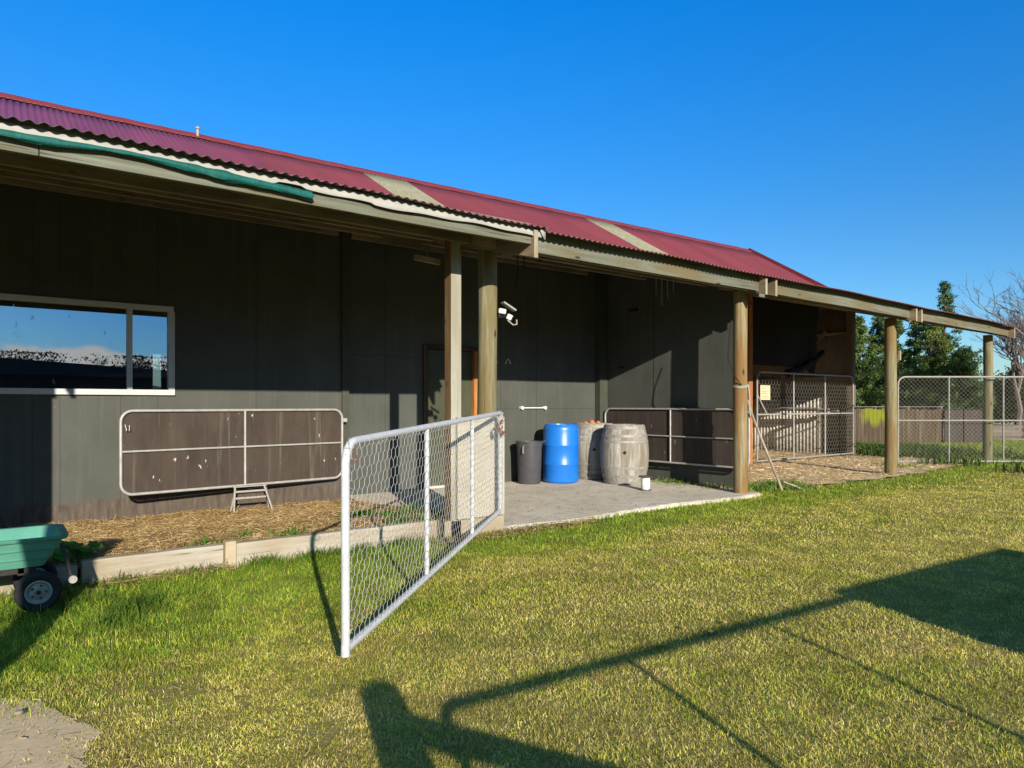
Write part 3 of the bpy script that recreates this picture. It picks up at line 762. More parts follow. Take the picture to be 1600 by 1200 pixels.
# blocking between the doubled rafters
for x0, x1 in ((8.53, 8.715), (13.24, 13.40), (4.075, 4.228)):
    MB().box(x0, x1, 5.585, 5.63, 2.80, 3.06).build('blocking', M['fascia'], barn, bevel=.003)
for x0, x1 in ((8.425, 8.474), (8.766, 8.778), (13.17, 13.184), (13.456, 13.468)):
    MB().box(x0, x1, 5.53, 5.57, 2.86, 3.06).build('blocking', M['fascia'], barn)
# purlins
for y, bot in ((5.68, .27), (6.4, .30), (7.6, .35)):
    for x0, x1 in ((-5, -.81), (-.57, 3.75), (4.29, 8.47), (8.78, 13.17), (13.47, 18.15)):
        if y > 7 and x0 > 8.7: continue
        b_ = zp(y) - bot
        MB().box(x0, x1, y - .024, y + .024, b_, b_ + .22).build('purlin', M['purlin'], barn, bevel=.003)
for y in (7.0, 8.3):
    for x0, x1 in ((-5, -.81), (-.57, 3.75), (4.29, 8.47)):
        MB().box(x0, x1, y - .024, y + .024, zp(y) - .17, zp(y) - .03).build('purlin', M['purlin'], barn, bevel=.003)
MB().box(-5, 3.74, 8.90, 8.955, 3.60, 3.92).build('ledger_board', M['purlin'], barn, bevel=.003)
MB().box(3.95, 8.46, 8.95, 9.0, 3.60, 3.92).build('ledger_board', M['purlin'], barn, bevel=.003)
# hanging offcut, cement sheet between the two posts
MB().beam((4.25, 7.7, 3.16), (4.62, 7.7, 3.14), .045, .07).build('timber_offcut', M['rafter_end'], barn, bevel=.003)
MB().tube([(4.43, 7.7, 3.16), (4.43, 7.7, 3.5)], .012, 6).build('hanger', M['purlin'], barn)
MB().box(3.60, 4.17, 5.655, 5.69, .15, 1.155).build('cement_sheet', M['panel'], barn, bevel=.004)
MB().box(-1.9, -.585, 5.655, 5.69, -.1, 2.75).build('shade_panel', M['wall'], barn, bevel=.004)  # panel added out of view to shade the left end of the wall
MB().box(3.46, 4.2, 5.70, 5.84, -.1, .14).build('edge_beam', M['sleeper'], barn, bevel=.008)

# window
wf = MB(); b = .055; y0, y1 = yw - .03, yw + .05
wf.box(WX0, WX1, y0, y1, WZ1 - .05, WZ1 + .012).box(WX1 - b, WX1 + .012, y0 - .002, y1, WZ0, WZ1 - .05).box(WX0, WX0 + b, y0 - .002, y1, WZ0, WZ1 - .05)
wf.box(1.20, 1.255, y0 + .006, y1, WZ0 + .03, WZ1 - .05).box(WX0, WX1 + .012, y0 - .012, y1, WZ0 - .02, WZ0 + .045)
win = wf.build('window', M['alu'], barn, bevel=.004)
MB().box(WX0, 1.20, yw + .02, yw + .026, WZ0 + .04, WZ1 - .05).build('pane', M['glass'], win)
MB().box(1.255, WX1 - b, yw + .028, yw + .034, WZ0 + .04, WZ1 - .05).build('pane', M['glass'], win)
# door
df2 = MB().box(DX0 - .02, DX0 + .05, yd - .03, yd + .1, -.02, DZ).box(DX0 - .02, DX1 + .03, yd - .032, yd + .1, DZ, DZ + .05)
df = MB().box(DX1 - .06, DX1 + .03, yd - .035, yd + .1, -.02, DZ)
dr = MB().box(DX0 + .055, DX1 - .065, yd + .045, yd + .085, .0, DZ - .005).build('door', M['door'], barn, bevel=.003)
df.build('door_jamb', M['redwood'], dr, bevel=.003); df2.build('door_frame', M['darkframe'], dr, bevel=.003)
MB().box(5.66, 5.71, yd + .035, yd + .045, .98, 1.16).tube([(5.69, yd + .04, 1.08), (5.69, yd - .02, 1.08), (5.56, yd - .02, 1.08)], .011, 8).build('door_handle', M['whiteplastic'], dr, True)
MB().box(DX0 + .055, DX1 - .065, yd - .02, yd + .045, -.01, .03).build('door_sill', M['concrete'], dr)

# ------------------------------------------------------------------ roof-edge things
def cloth_roll():
    mb = MB(); pts = []; rs = []
    for i, x in enumerate(np.linspace(-3, 1.88, 80)):
        k = .5 + .5 * math.sin(x * 2.3) * math.sin(x * 5.1 + 1)
        bulge = .030 + .014 * k + (.014 if x > 1.15 else 0) * (1 if x < 1.82 else .5)
        pts.append((x, 5.0, 2.892 - .012 * k - .022 * float(vnoise(x, 3, .5, 9)) - .03 * sstep(.6, 1.8, x))); rs.append(float(bulge) * (.34 + .32 * float(vnoise(x, 0, .23, 3)) + .1 * math.sin(x * 7)))
    loops = []
    for p, r in zip(pts, rs):
        loops.append([(p[0] + .015 * math.sin(a * 3 + p[0] * 9), p[1] - .022 + r * .7 * math.cos(a), float(p[2]) + r * math.sin(a) * (1 + .16 * math.sin(5 * a + p[0] * 11) + .1 * math.sin(p[0] * 31))) for a in np.linspace(0, 2 * math.pi, 14, endpoint=False)])
    mb.loft(loops); o = mb.build('shade_cloth', M['cloth'], smooth=True)
    tag(single(o, (0, 5.0, 2.86)), 'rolled teal green shade cloth along the left fascia board', 'shade cloth')
cloth_roll()
def membrane():
    mb = MB(); vs = []; xs = np.arange(-4, 4.13, .04); n = len(xs)
    for i, x in enumerate(xs):
        flap = .012 * math.sin(x * 4.2) + .009 * math.sin(x * 11.3 + 1) + (.03 if (int(x * 1.1 + 20) % 3 == 0 and (x * 1.1) % 1 > .8) else 0)
        zb = 2.878 + flap * .5 - (.012 if x > 2.4 else 0); zt = 2.952
        vs += [(x, 5.018, zt), (x, 5.010 + .3 * abs(flap) * 0 - .004 * math.sin(x * 23), (zt + zb) / 2 + .004 * math.sin(x * 17)), (x, 4.998 - .012 * abs(math.sin(x * 3)), zb)]
    fs = []
    for i in range(n - 1):
        for k in range(2): a = i * 3 + k; fs.append((a, a + 3, a + 4, a + 1))
    mb.add(vs, fs)
    # torn tail at the right end
    mb.add([(4.10, 5.0, 2.96), (4.17, 5.0, 2.95), (4.16, 4.99, 2.84), (4.145, 4.99, 2.85), (4.09, 4.99, 2.93)], [(0, 1, 2, 3, 4)])
    o = solid(mb.build('plastic_sheet', M['membrane'], smooth=True), .003)
    tag(single(o, (0, 5.0, 2.9)), 'torn white plastic sheet tucked under the left roof edge', 'plastic sheet')
membrane()
# floodlight on the first pole
fl = thing('security_light', (4.25, 5.84, 2.2), 'small white twin head security light on the thick green pole', 'light')
MB().box(4.205, 4.30, 5.80, 5.88, 2.20, 2.29).build('housing', M['blackplastic'], fl, bevel=.008)
m1 = MB().beam((4.19, 5.79, 2.262), (4.265, 5.765, 2.252), .046, .054); m1.build('lamp_head', M['whiteplastic'], fl, bevel=.012)
m1 = MB().beam((4.31, 5.80, 2.215), (4.345, 5.76, 2.19), .055, .06); m1.build('lamp_head', M['whiteplastic'], fl, bevel=.012)
MB().beam((4.344, 5.762, 2.192), (4.350, 5.754, 2.187), .032, .035).build('lens', M['blackplastic'], fl, bevel=.004)
MB().beam((4.25, 5.80, 2.355), (4.39, 5.77, 2.275), .08, .018).build('visor', M['greymetal'], fl, bevel=.003)
MB().tube([(4.30, 5.78, 2.17), (4.35, 5.75, 2.12), (4.40, 5.75, 2.13), (4.405, 5.76, 2.18)], .008, 6).build('cable_loop', M['greymetal'], fl, True)

# ------------------------------------------------------------------ gates
def P2(a, b, z=0):
    a, b = Vector(a), Vector(b)
    return lambda s, v: a.lerp(b, s) + Vector((0, 0, v))
def rrect(u0, u1, v0, v1, rad):        # rad for corners bl, br, tr, tl
    pts = []
    for (cx, cy, r, a0) in ((u0, v0, rad[0], 180), (u1, v0, rad[1], 270), (u1, v1, rad[2], 0), (u0, v1, rad[3], 90)):
        sx = 1 if cx == u0 else -1; sy = 1 if cy == v0 else -1
        for k in range(7):
            a = R(a0 + 15 * k); pts.append((cx + sx * r + r * math.cos(a), cy + sy * r + r * math.sin(a)))
    return pts
def wires(segs, r):
    mb = MB()
    A = np.array([s[0] for s in segs]); B = np.array([s[1] for s in segs]); n = len(A)
    d = B - A; d /= np.linalg.norm(d, axis=1)[:, None] + 1e-9
    ref = np.where(np.abs(d[:, 2:3]) < .9, np.array([[0, 0, 1.]]), np.array([[1., 0, 0]]))
    s = np.cross(d, ref); s /= np.linalg.norm(s, axis=1)[:, None]; u = np.cross(s, d)
    ring = [s * math.cos(a) * r + u * math.sin(a) * r for a in (0, 2.094, 4.189)]
    vs = np.concatenate([A + q for q in ring] + [B + q for q in ring]); i = np.arange(n); tr = []
    for k in range(3):
        l = (k + 1) % 3
        tr += [np.stack([i + k * n, i + l * n, i + (3 + l) * n], 1), np.stack([i + k * n, i + (3 + l) * n, i + (3 + k) * n], 1)]
    return vs, np.concatenate(tr)
def hexnet(L, v0, v1, cw, ch, jit=0):
    segs = []; nr = int((v1 - v0) / (ch * .75)) + 2; nc = int(L / cw) + 2
    J = {}
    def j(p):
        k = (round(p[0], 4), round(p[1], 4))
        if k not in J: J[k] = (p[0] + random.uniform(-jit, jit), p[1] + random.uniform(-jit, jit))
        return J[k]
    for r in range(nr):
        for c in range(-1, nc):
            x = c * cw + (r % 2) * cw / 2; y = v0 + r * ch * .75
            for a, b in (((x - cw / 2, y - ch / 4), (x - cw / 2, y + ch / 4)), ((x - cw / 2, y + ch / 4), (x, y + ch / 2)), ((x, y + ch / 2), (x + cw / 2, y + ch / 4))):
                a, b = j(a), j(b)
                if min(a[0], b[0]) < -.01 or max(a[0], b[0]) > L + .01 or min(a[1], b[1]) < v0 - .01 or max(a[1], b[1]) > v1 + .01: continue
                segs.append((a, b))
    return segs
def net_obj(name, segs, Pf, L, r, mat, parent, yoff=Vector((0,0,0))):
    S = [(tuple(Pf(a[0] / L, a[1]) + yoff), tuple(Pf(b[0] / L, b[1]) + yoff)) for a, b in segs]
    vs, tr = wires(S, r); off = OFF[parent.name]
    return np_mesh(name, vs - np.array(off), tr, mat, parent)

# near gate, standing open on the lawn
A = Vector((1.31, 3.04, 0)); B = Vector((4.02, 5.52, 0)); LG = (B - A).length
zb0, zb1, hg = .125, .222, .975
Pg = lambda s, v: A.lerp(B, s) + Vector((0, 0, zb0 + (zb1 - zb0) * s + v))
ng = thing('netting_gate', (A.x, A.y, zb0), 'white tube gate with chicken wire standing open across the lawn', 'gate', 'wire mesh gates')
pts = rrect(0, LG, 0, hg, (.004, .05, .05, .10))
MB().tube([Pg(u / LG, v) for u, v in pts], .0205, 12, True).build('frame', M['tubew'], ng, True)
MB().tube([Pg(0, .02), Pg(0, -.03)], .0215, 12).build('frame_foot', M['tubew'], ng, True)
for s in (.342, .678): MB().tube([Pg(s, .01), Pg(s, hg - .01)], .0165, 10).build('upright', M['tubew'], ng, True)
nrm = (B - A).normalized().cross(Vector((0, 0, 1)))
net_obj('netting', hexnet(LG, .0, hg, .062, .068, .005), Pg, LG, .00125, M['wire'], ng, nrm * .018)
S = []
for i in range(90):                      # netting edge laced round the frame
    s = i / 89; S.append((tuple(Pg(s, .93 + .05 * random.random()) + nrm * .022), tuple(Pg(min(1, s + .008), hg + .021) + nrm * .004)))
    S.append((tuple(Pg(s, .05 * random.random()) + nrm * .022), tuple(Pg(min(1, s + .008), -.021) + nrm * .004)))
for i in range(26):
    v = i / 25 * .9 + .03; S.append((tuple(Pg(.01, v) + nrm * .02), tuple(Pg(-.006, v + .03) + nrm * .01)))
    for k in range(5): S.append((tuple(Pg(.985 + .02 * random.random(), v) + nrm * .02), tuple(Pg(.99 + .017 * random.random(), v + .05) + nrm * .022)))
vs, tr = wires(S, .0012); np_mesh('lacing', vs - np.array(OFF[ng.name]), tr, M['wire'], ng)
ch = MB(); q = Pg(.978, .86)
for i in range(16):
    c = q + Vector((random.uniform(-.04, .04), random.uniform(-.05, -.01), random.uniform(-.13, .07)))
    ch.tube([c + Vector((.012 * math.cos(a), .01 * math.sin(a + i), .018 * math.sin(a))) for a in np.linspace(0, 6.28, 8, endpoint=False)], .0035, 5, True)
ch.build('latch_chain', M['rust'], ng, True)
MB().tube([Pg(.012, .905) + nrm * .02 + Vector((.022 * math.cos(a), .022 * math.sin(a), .02 * math.sin(a))) for a in np.linspace(0, 6.28, 10, endpoint=False)], .003, 5, True).build('tie_wire', M['rust'], ng, True)

def panel_gate(name, a, b, z0, z1, ups, mid, label, pmat, tmat, outn, rad=.12, r=.017, sag=0, group=None):
    a, b = Vector(a), Vector(b); L = (b - a).length
    P = lambda s, v: a.lerp(b, s) + Vector((0, 0, v - sag * (1 - s)))
    g = thing(name, (a.x, a.y, z0), label, 'gate', group)
    MB().tube([P(u / L, v) for u, v in rrect(0, L, z0, z1, (rad,) * 4)], r, 10, True).build('frame', M[tmat], g, True)
    for s in ups: MB().tube([P(s, z0), P(s, z1)], r * .85, 10).build('upright', M[tmat], g, True)
    for v in mid: MB().tube([P(.003, v), P(.997, v)], r * .75, 10).build('rail', M[tmat], g, True)
    n = Vector(outn) * -1
    poly = rrect(.012, L - .012, z0 + .012, z1 - .012, (rad,) * 4)
    vs = [P(u / L, v) + n * (r + .004) for u, v in poly] + [P(u / L, v) + n * (r + .018) for u, v in poly]; k = len(poly)
    fs = [tuple(range(k)), tuple(range(2 * k - 1, k - 1, -1))] + [(i, i + k, (i + 1) % k + k, (i + 1) % k) for i in range(k)]
    MB().add(vs, fs).build('sheet', M[pmat], g)
    return g, P
g1, P = panel_gate('sheeted_gate', (1.08, 8.54, 0), (3.77, 8.86, 0), .285, 1.21, (.506,), (.76,), 'galvanised tube gate with stained brown board folded back against the left wall', 'ply', 'tubeg', (0, -1, 0), group='sheeted gates')
MB().tube([P(.01, 1.06) + Vector((.012, -.02, 0)), P(.012, 1.0) + Vector((.02, -.03, -.01)), P(.03, 1.0) + Vector((.0, -.03, -.01)), P(.03, 1.05) + Vector((0, -.03, 0))], .006, 6).build('hook', M['tubeg'], g1, True)
for z in (.40, 1.04): MB().box(3.76, 3.84, 8.85, 9.0, z, z + .05).build('hinge', M['tubeg'], g1, bevel=.004)
panel_gate('sheeted_gate', (8.80, 8.86, 0), (8.98, 6.02, 0), .32, 1.205, (.50,), (.755,), 'tube gate with dark speckled board behind the wine barrels', 'plydark', 'tubeg', (-1, 0, 0), group='sheeted gates')

# mesh gate across the open bay, with a notice
A2, B2 = Vector((13.16, 8.62, 0)), Vector((17.30, 8.60, 0)); L2 = (B2 - A2).length
P = lambda s, v: A2.lerp(B2, s) + Vector((0, 0, v))
mg = thing('netting_gate', (13.16, 8.62, .04), 'tall hexagonal mesh gate with yellowed notice across the open bay', 'gate', 'wire mesh gates')
MB().tube([P(u / L2, v) for u, v in rrect(0, L2, .05, 1.99, (.03, .03, .16, .16))], .02, 8, True).build('frame', M['tubedull'], mg, True)
for s in (.345, .675): MB().tube([P(s, .05), P(s, 1.99)], .016, 8).build('upright', M['tubeg'], mg, True)
MB().tube([P(0, 1.06), P(1, 1.06)], .018, 8).build('rail', M['tubeg'], mg, True)
MB().tube([P(0, 1.5), P(.09, 1.06)], .014, 8).build('brace', M['tubeg'], mg, True)
net_obj('netting', hexnet(L2, .06, 1.98, .115, .12, .004), P, L2, .0030, M['wiredull'], mg, Vector((0, .02, 0)))
nt = MB().box(13.23, 13.60, 8.585, 8.592, 1.38, 1.70).build('notice', M['paper'], mg)
for zz, xa, xb in ((1.665, 13.30, 13.55), (1.62, 13.28, 13.42), (1.56, 13.28, 13.54), (1.52, 13.28, 13.48), (1.46, 13.29, 13.53), (1.42, 13.33, 13.49)):
    MB().box(xa, xb, 8.582, 8.586, zz - .006, zz + .005).build('faded_print', M['ink'], nt)

# chain link gate beyond the third pole
A4, B4 = Vector((16.17, 7.03, 0)), Vector((19.75, 4.33, 0)); L4 = (B4 - A4).length
P = lambda s, v: A4.lerp(B4, s) + Vector((0, 0, v))
cg = thing('chain_link_gate', (16.17, 7.03, 0), 'tall diamond mesh gate with rounded corner right of the third pole', 'gate', 'wire mesh gates')
MB().tube([P(u / L4, v) for u, v in rrect(0, L4, .0, 1.90, (.03, .03, .14, .17))], .021, 8, True).build('frame', M['tubedull'], cg, True)
for px in (1483, 1568):
    tt = (px - 800) / 1067; 
    s = min((abs((ST * q.x - CT * q.y) / (CT * q.x + ST * q.y) - tt), k) for k in np.linspace(0, 1, 400) for q in [A4.lerp(B4, k)])[1]
    MB().tube([P(s, .0), P(s, 1.90)], .019, 8).build('upright', M['tubedull'], cg, True)
MB().tube([P(0, .92), P(1, .92)], .017, 8).build('rail', M['tubedull'], cg, True)
S = []; stp = .098; v0, v1 = .02, 1.89
for k in range(-30, 80):
    for sg in (1, -1):
        u0 = k * stp if sg == 1 else k * stp
        ua, ub = (u0, u0 + (v1 - v0)) if sg == 1 else (u0 + (v1 - v0), u0)
        # line from (ua,v0) to (ub,v1), clip in u
        t0, t1 = 0., 1.; du = ub - ua
        ta, tb = sorted(((0 - ua) / du, (L4 - ua) / du)); t0, t1 = max(t0, ta), min(t1, tb)
        if t1 - t0 < .02: continue
        S.append(((ua + du * t0, v0 + (v1 - v0) * t0), (ua + du * t1, v0 + (v1 - v0) * t1)))
net_obj('chain_link', S, P, L4, .0025, M['wiredull'], cg)

# ------------------------------------------------------------------ slab things
# bin
bx, by = 6.90, 8.68
rb = thing('rubbish_bin', (bx, by, 0), 'charcoal plastic rubbish bin beside the blue drum', 'bin')
MB().lathe((bx, by, 0), [(.165, .0), (.178, .012), (.182, .05), (.186, .06), (.205, .60), (.212, .605), (.214, .655), (.222, .66), (.222, .685), (.205, .685), (.198, .60), (.17, .03)], 40).build('body', M['bin'], rb, True)
MB().tube([(bx - .19, by - .10, .62), (bx - .225, by - .12, .60), (bx - .225, by - .12, .50), (bx - .195, by - .10, .51)], .009, 6).build('handle', M['hoop'], rb, True)
MB().tube([(bx + .16, by - .14, .66), (bx + .20, by - .16, .69), (bx + .24, by - .06, .69), (bx + .21, by - .02, .66)], .009, 6).build('handle', M['bin'], rb, True)
# drum
dx, dy = 7.44, 8.52
dm = thing('plastic_drum', (dx, dy, 0), 'tall bright blue plastic drum between bin and barrels', 'drum')
pr = [(.20, .0), (.262, .004), (.285, .02), (.293, .045), (.293, .29), (.298, .30), (.298, .315), (.293, .325), (.293, .60), (.298, .61), (.298, .625), (.293, .635), (.293, .86), (.289, .90), (.275, .935), (.262, .942), (.262, .955), (.245, .955), (.24, .93), (.0, .925)]
MB().lathe((dx, dy, 0), pr, 56, True, False).build('body', M['blue'], dm, True)
for k in (-1, 1): MB().lathe((dx + k * .14, dy, .925), [(.04, 0), (.04, .022), (.03, .028)], 16).build('bung', M['blackplastic'], dm, True)
# barrels
def barrel(x, y, rz, label):
    g = thing('wine_barrel', (x, y, 0), label, 'barrel', 'wine barrels')
    hh = .955
    def rad(z): return .395 - .075 * ((z - hh / 2) / (hh / 2)) ** 2
    mb = MB(); n = 26; sub = 4; loops = []
    for i in range(13):
        z = hh * i / 12; lp = []
        for k in range(n * sub):
            a = 2 * math.pi * k / (n * sub) + rz; gap = .0035 if k % sub == 0 else 0
            r = (rad(z) - gap); lp.append((x + r * math.cos(a), y + r * math.sin(a), z))
        loops.append(lp)
    r1 = rad(hh) - .02
    loops.append([(x + r1 * math.cos(2 * math.pi * k / (n * sub) + rz), y + r1 * math.sin(2 * math.pi * k / (n * sub) + rz), hh) for k in range(n * sub)])
    loops.append([(p[0], p[1], hh - .035) for p in loops[-1]])
    mb.loft(loops, True, False); mb.build('staves', M['barrelwood'], g, True, 0, 30)
    MB().lathe((x, y, 0), [(.0, hh - .034), (r1, hh - .034)], 40, False, False).build('head', M['barrelhead'], g)
    for z0, z1 in ((.0, .055), (.115, .155), (.25, .29), (.665, .705), (.755, .80), (.885, .945)):
        MB().lathe((x, y, 0), [(rad(z0) + .0005, z0), (rad(z0) + .0035, z0 + .002), (rad((z0 + z1) / 2) + .0035, (z0 + z1) / 2), (rad(z1) + .0035, z1 - .002), (rad(z1) + .0005, z1)], 64, False, False).build('hoop', M['hoop'], g, True)
    a = math.atan2(-y, -x) + .02
    c = Vector((x + .393 * math.cos(a), y + .393 * math.sin(a), .52)); d = Vector((math.cos(a), math.sin(a), 0))
    MB().tube([c, c + d * .012], .026, 14).build('bung_hole', M['blackplastic'], g, True)
    return g
barrel(8.18, 7.80, .1, 'weathered grey wine barrel standing in front, beside the wire reel')
barrel(8.30, 8.64, .5, 'weathered wine barrel at the back, half hidden behind the other')
hz_ = .922
for k, (ox, oy, s) in enumerate(((-.17, -.13, 1), (-.08, -.19, .8), (-.24, -.05, .7))):
    mb = MB(); mb.lathe((8.30 + ox, 8.64 + oy, hz_), [(.03 * s, 0), (.045 * s, .02), (.05 * s, .045), (.04 * s, .07 * s + .01), (.015, .085 * s + .01)], 12)
    o = mb.build('clay_lump', M['orange'], smooth=True); single(o, (8.30 + ox, 8.64 + oy, hz_))
    tag(o, ('largest orange clay lump on the rear barrel lid', 'orange clay lump at the front of the rear barrel lid', 'smallest orange clay lump at the left of the rear barrel lid')[k], 'clay lump', 'orange lumps on the barrel')
# reel
x, y = 7.72, 6.93
rl = thing('wire_reel', (x, y, 0), 'white fence wire reel with black flanges on the slab', 'reel')
MB().lathe((x, y, 0), [(.085, .0), (.085, .014), (.03, .014)], 24).build('flange', M['bin'], rl, True)
MB().lathe((x, y, .014), [(.058, 0), (.066, .01), (.067, .10), (.064, .185), (.055, .19)], 24).build('winding', M['whiteplastic'], rl, True)
MB().lathe((x, y, .20), [(.03, 0), (.105, .0), (.105, .014), (.02, .016)], 24).build('flange', M['bin'], rl, True)
for (x, y, s) in ((7.0, 6.75, .05), (7.35, 6.62, .03), (6.3, 6.3, .03)):
    pass
# wall fittings
tr_ = thing('towel_rail', (7.2, 9.05, 1.22), 'short white rail screwed to the dark wall above the drum', 'rail')
MB().tube([(7.02, 9.03, 1.222), (7.52, 9.03, 1.222)], .011, 8).build('bar', M['whiteplastic'], tr_, True)
for xx in (7.02, 7.52): MB().disc_y((xx, 9.01, 1.222), .03, .06, 16).build('bracket', M['whiteplastic'], tr_, True)
for k, xx in enumerate((6.46, 6.72)):
    mb = MB().tube([(xx - .03, 9.05, 1.95), (xx - .035, 9.02, 2.0), (xx, 9.02, 2.03), (xx + .035, 9.02, 2.0), (xx + .03, 9.02, 1.96), (xx + .07, 9.03, 1.965)], .008, 6)
    o = mb.build('wall_hook', M['wire'], smooth=True); single(o, (xx, 9.05, 1.95))
    tag(o, ('pale wall hook nearest the thick green pole', 'pale wall hook further from the thick green pole')[k], 'hook', 'wall hooks')
hk = thing('hanging_hooks', (8.75, 7.55, 3.3), 'dark iron hooks hanging from the rafter above the barrels', 'hooks')
for k in range(4):
    yy = 7.2 + k * .12; MB().tube([(8.68, yy, zp(yy) - .28), (8.68, yy, 3.1 - .08 * (k % 3)), (8.66, yy - .04, 3.06 - .08 * (k % 3))], .008, 5).build('hook', M['greymetal'], hk, True)
st = MB().tube([(4.9, 6.4, zp(6.4) - .1), (4.9, 6.38, 2.85), (4.86, 6.36, 2.72), (4.84, 6.37, 2.62)], .007, 5).tube([(5.0, 6.4, zp(6.4) - .1), (5.0, 6.39, 2.86)], .006, 5)
o = st.build('hanging_string', M['cable'], smooth=True); single(o, (4.9, 6.4, 2.9)); tag(o, 'frayed string hanging under the roof right of the light', 'string')
# second pole: twine, cable, leaning sticks
tw = MB()
for dz in (0, .018): tw.tube([(PX[1] + .106 * math.cos(a), 5.92 + .106 * math.sin(a), 1.55 + dz + .03 * math.sin(a + 1)) for a in np.linspace(0, 6.28, 20, endpoint=False)], .006, 5, True)
tw.tube([(PX[1] + .03, 5.81, 1.56), (PX[1] + .05, 5.80, 1.40), (PX[1] + .045, 5.80, 1.2), (PX[1] + .07, 5.80, 1.12)], .008, 5).tube([(PX[1] + .05, 5.81, 1.3), (PX[1] + .075, 5.82, 1.2), (PX[1] + .06, 5.81, 1.14)], .007, 5)
o = tw.build('twine', M['twine'], smooth=True); single(o, (PX[1], 5.82, 1.1)); tag(o, 'pale blue twine tied round the orange stained pole', 'twine')
cb = MB().tube([(8.46, 5.96, 2.5), (8.40, 5.96, 2.2), (8.38, 5.96, 1.95), (8.43, 5.90, 1.7), (8.53, 5.84, 1.56)], .007, 6)
o = cb.build('cable', M['cable'], smooth=True); single(o, (8.5, 5.85, 1.6)); tag(o, 'thin dark cable hanging down the orange stained pole', 'cable')
o = MB().tube([(9.62, 5.86, -.06), (9.35, 5.90, .42), (9.0, 5.95, 1.05), (8.84, 5.96, 1.35)], [.02, .019, .018, .017], 8).build('stick', M['stick'], smooth=True); single(o, (9.62, 5.86, -.06)); tag(o, 'long grey stick leaning on the orange stained pole', 'stick')
o = MB().tube([(9.98, 5.70, -.05), (9.78, 5.80, .04), (9.60, 5.84, .10)], .013, 6).build('stick', M['stick'], smooth=True); single(o, (9.98, 5.7, -.05)); tag(o, 'short brown stick lying on the grass edge by the leaning stick', 'stick')
# third pole tag
o = MB().box(PX[2] + .08, PX[2] + .13, 5.79, 5.83, 2.10, 2.28).build('insulator', M['rafter_end'], bevel=.004); single(o, (PX[2] + .1, 5.8, 2.1)); tag(o, 'small pale timber block on the third pole', 'block')
tw = MB().tube([(PX[2] + .108 * math.cos(a), 5.92 + .108 * math.sin(a), 1.60 + .03 * math.sin(a)) for a in np.linspace(0, 6.28, 20, endpoint=False)], .006, 5, True)
o = tw.build('twine', M['wiredull'], smooth=True); single(o, (PX[2], 5.82, 1.58)); tag(o, 'single wire loop tied round the third pole', 'wire')

# timber edging
def sleeper(x0, x1, z1, label, mat='sleeper'):
    mb = MB().beam((x0, 5.84, z1 - .11), (x1, 5.84, z1 - .11), .09, .22, n=6, jit=.003)
    mb.m = [1, 1] + [0] * (len(mb.f) - 2)
    o = mb.build('timber_sleeper', [M[mat], M['endgrain']], bevel=.008); single(o, (x0, 5.84, z1 - .22)); tag(o, label, 'sleeper', 'timber edging')
sleeper(-3, .46, .125, 'timber edging sleeper in the shade behind the green cart')
sleeper(.485, 1.46, .15, 'short pale timber edging sleeper right of the green cart')
sleeper(1.555, 3.45, .145, 'long pale timber edging sleeper behind the netting gate')
o = MB().box(1.465, 1.55, 5.76, 5.86, -.2, .175).build('timber_peg', M['endgrain'], bevel=.008); single(o, (1.5, 5.8, -.2)); tag(o, 'square timber peg between two edging sleepers', 'peg')
# folding step under the wall gate
fs_ = thing('folding_stool', (2.45, 8.8, -.05), 'small white folding stool standing under the wall gate', 'stool')
for k, (xa, xb) in enumerate(((2.30, 2.27), (2.64, 2.74))):
    MB().tube([(xa, 8.62, .30), (xb, 8.56, -.06)], .012, 8).build('leg', M['greymetal'], fs_, True)
    MB().tube([(xa + .05, 8.72, .30), (xb + .03, 8.82, -.05)], .012, 8).build('leg', M['greymetal'], fs_, True)
for z in (.22, .14): MB().tube([(2.30, 8.60, z), (2.66, 8.60, z)], .014, 8).build('rung', M['greymetal'], fs_, True)
MB().box(2.28, 2.68, 8.62, 8.76, .27, .285).build('seat', M['greymetal'], fs_, bevel=.004)

# tarpaulin in the bay
def tarp():
    mb = MB(); nx, nz = 40, 16; vs = []
    for j in range(nz + 1):
        for i in range(nx + 1):
            s, q = i / nx, j / nz; x = 12.8 + 3.35 * s
            low = 2.12 + .10 * math.sin(s * 2.2 + .4) - .05 * math.sin(s * math.pi) - (.18 if s > .85 else 0) * (s - .85) / .15
            z = 3.72 + (low - 3.72) * q; y = 8.87 + .06 * math.sin(s * 9) * q + .10 * q * math.sin(s * 3)
            x += .35 * q * (1 if s > .9 else 0) * -.3 + .02 * math.sin(q * 9 + s * 14)
            vs.append((x, y, z))
    fs = [(j * (nx + 1) + i, j * (nx + 1) + i + 1, (j + 1) * (nx + 1) + i + 1, (j + 1) * (nx + 1) + i) for j in range(nz) for i in range(nx)]
    mb.add(vs, fs)
    o = solid(mb.build('tarpaulin', M['tarp'], smooth=True, auto=60), .004); single(o, (14.4, 8.87, 2.1)); tag(o, 'black tarpaulin hanging above the mesh gate in the open bay', 'tarpaulin')
    mb = MB(); loops = []
    for i in range(14):
        s = i / 13; c = Vector((14.9 + 1.55 * s, 8.95, 2.02 + .55 * s ** 1.5)); r = .11 * (1 - .35 * s) * (1 + .2 * math.sin(i * 2.1))
        loops.append([tuple(c + Vector((.25 * r * math.cos(a), r * math.cos(a), r * math.sin(a) * (1 + .25 * math.sin(3 * a + i))))) for a in np.linspace(0, 6.28, 12, endpoint=False)])
    mb.loft(loops); o = mb.build('cloth_bundle', M['tarp'], smooth=True); single(o, (15.5, 8.95, 2.0)); tag(o, 'gathered end of black cloth bundled by the iron wall', 'cloth')
tarp()
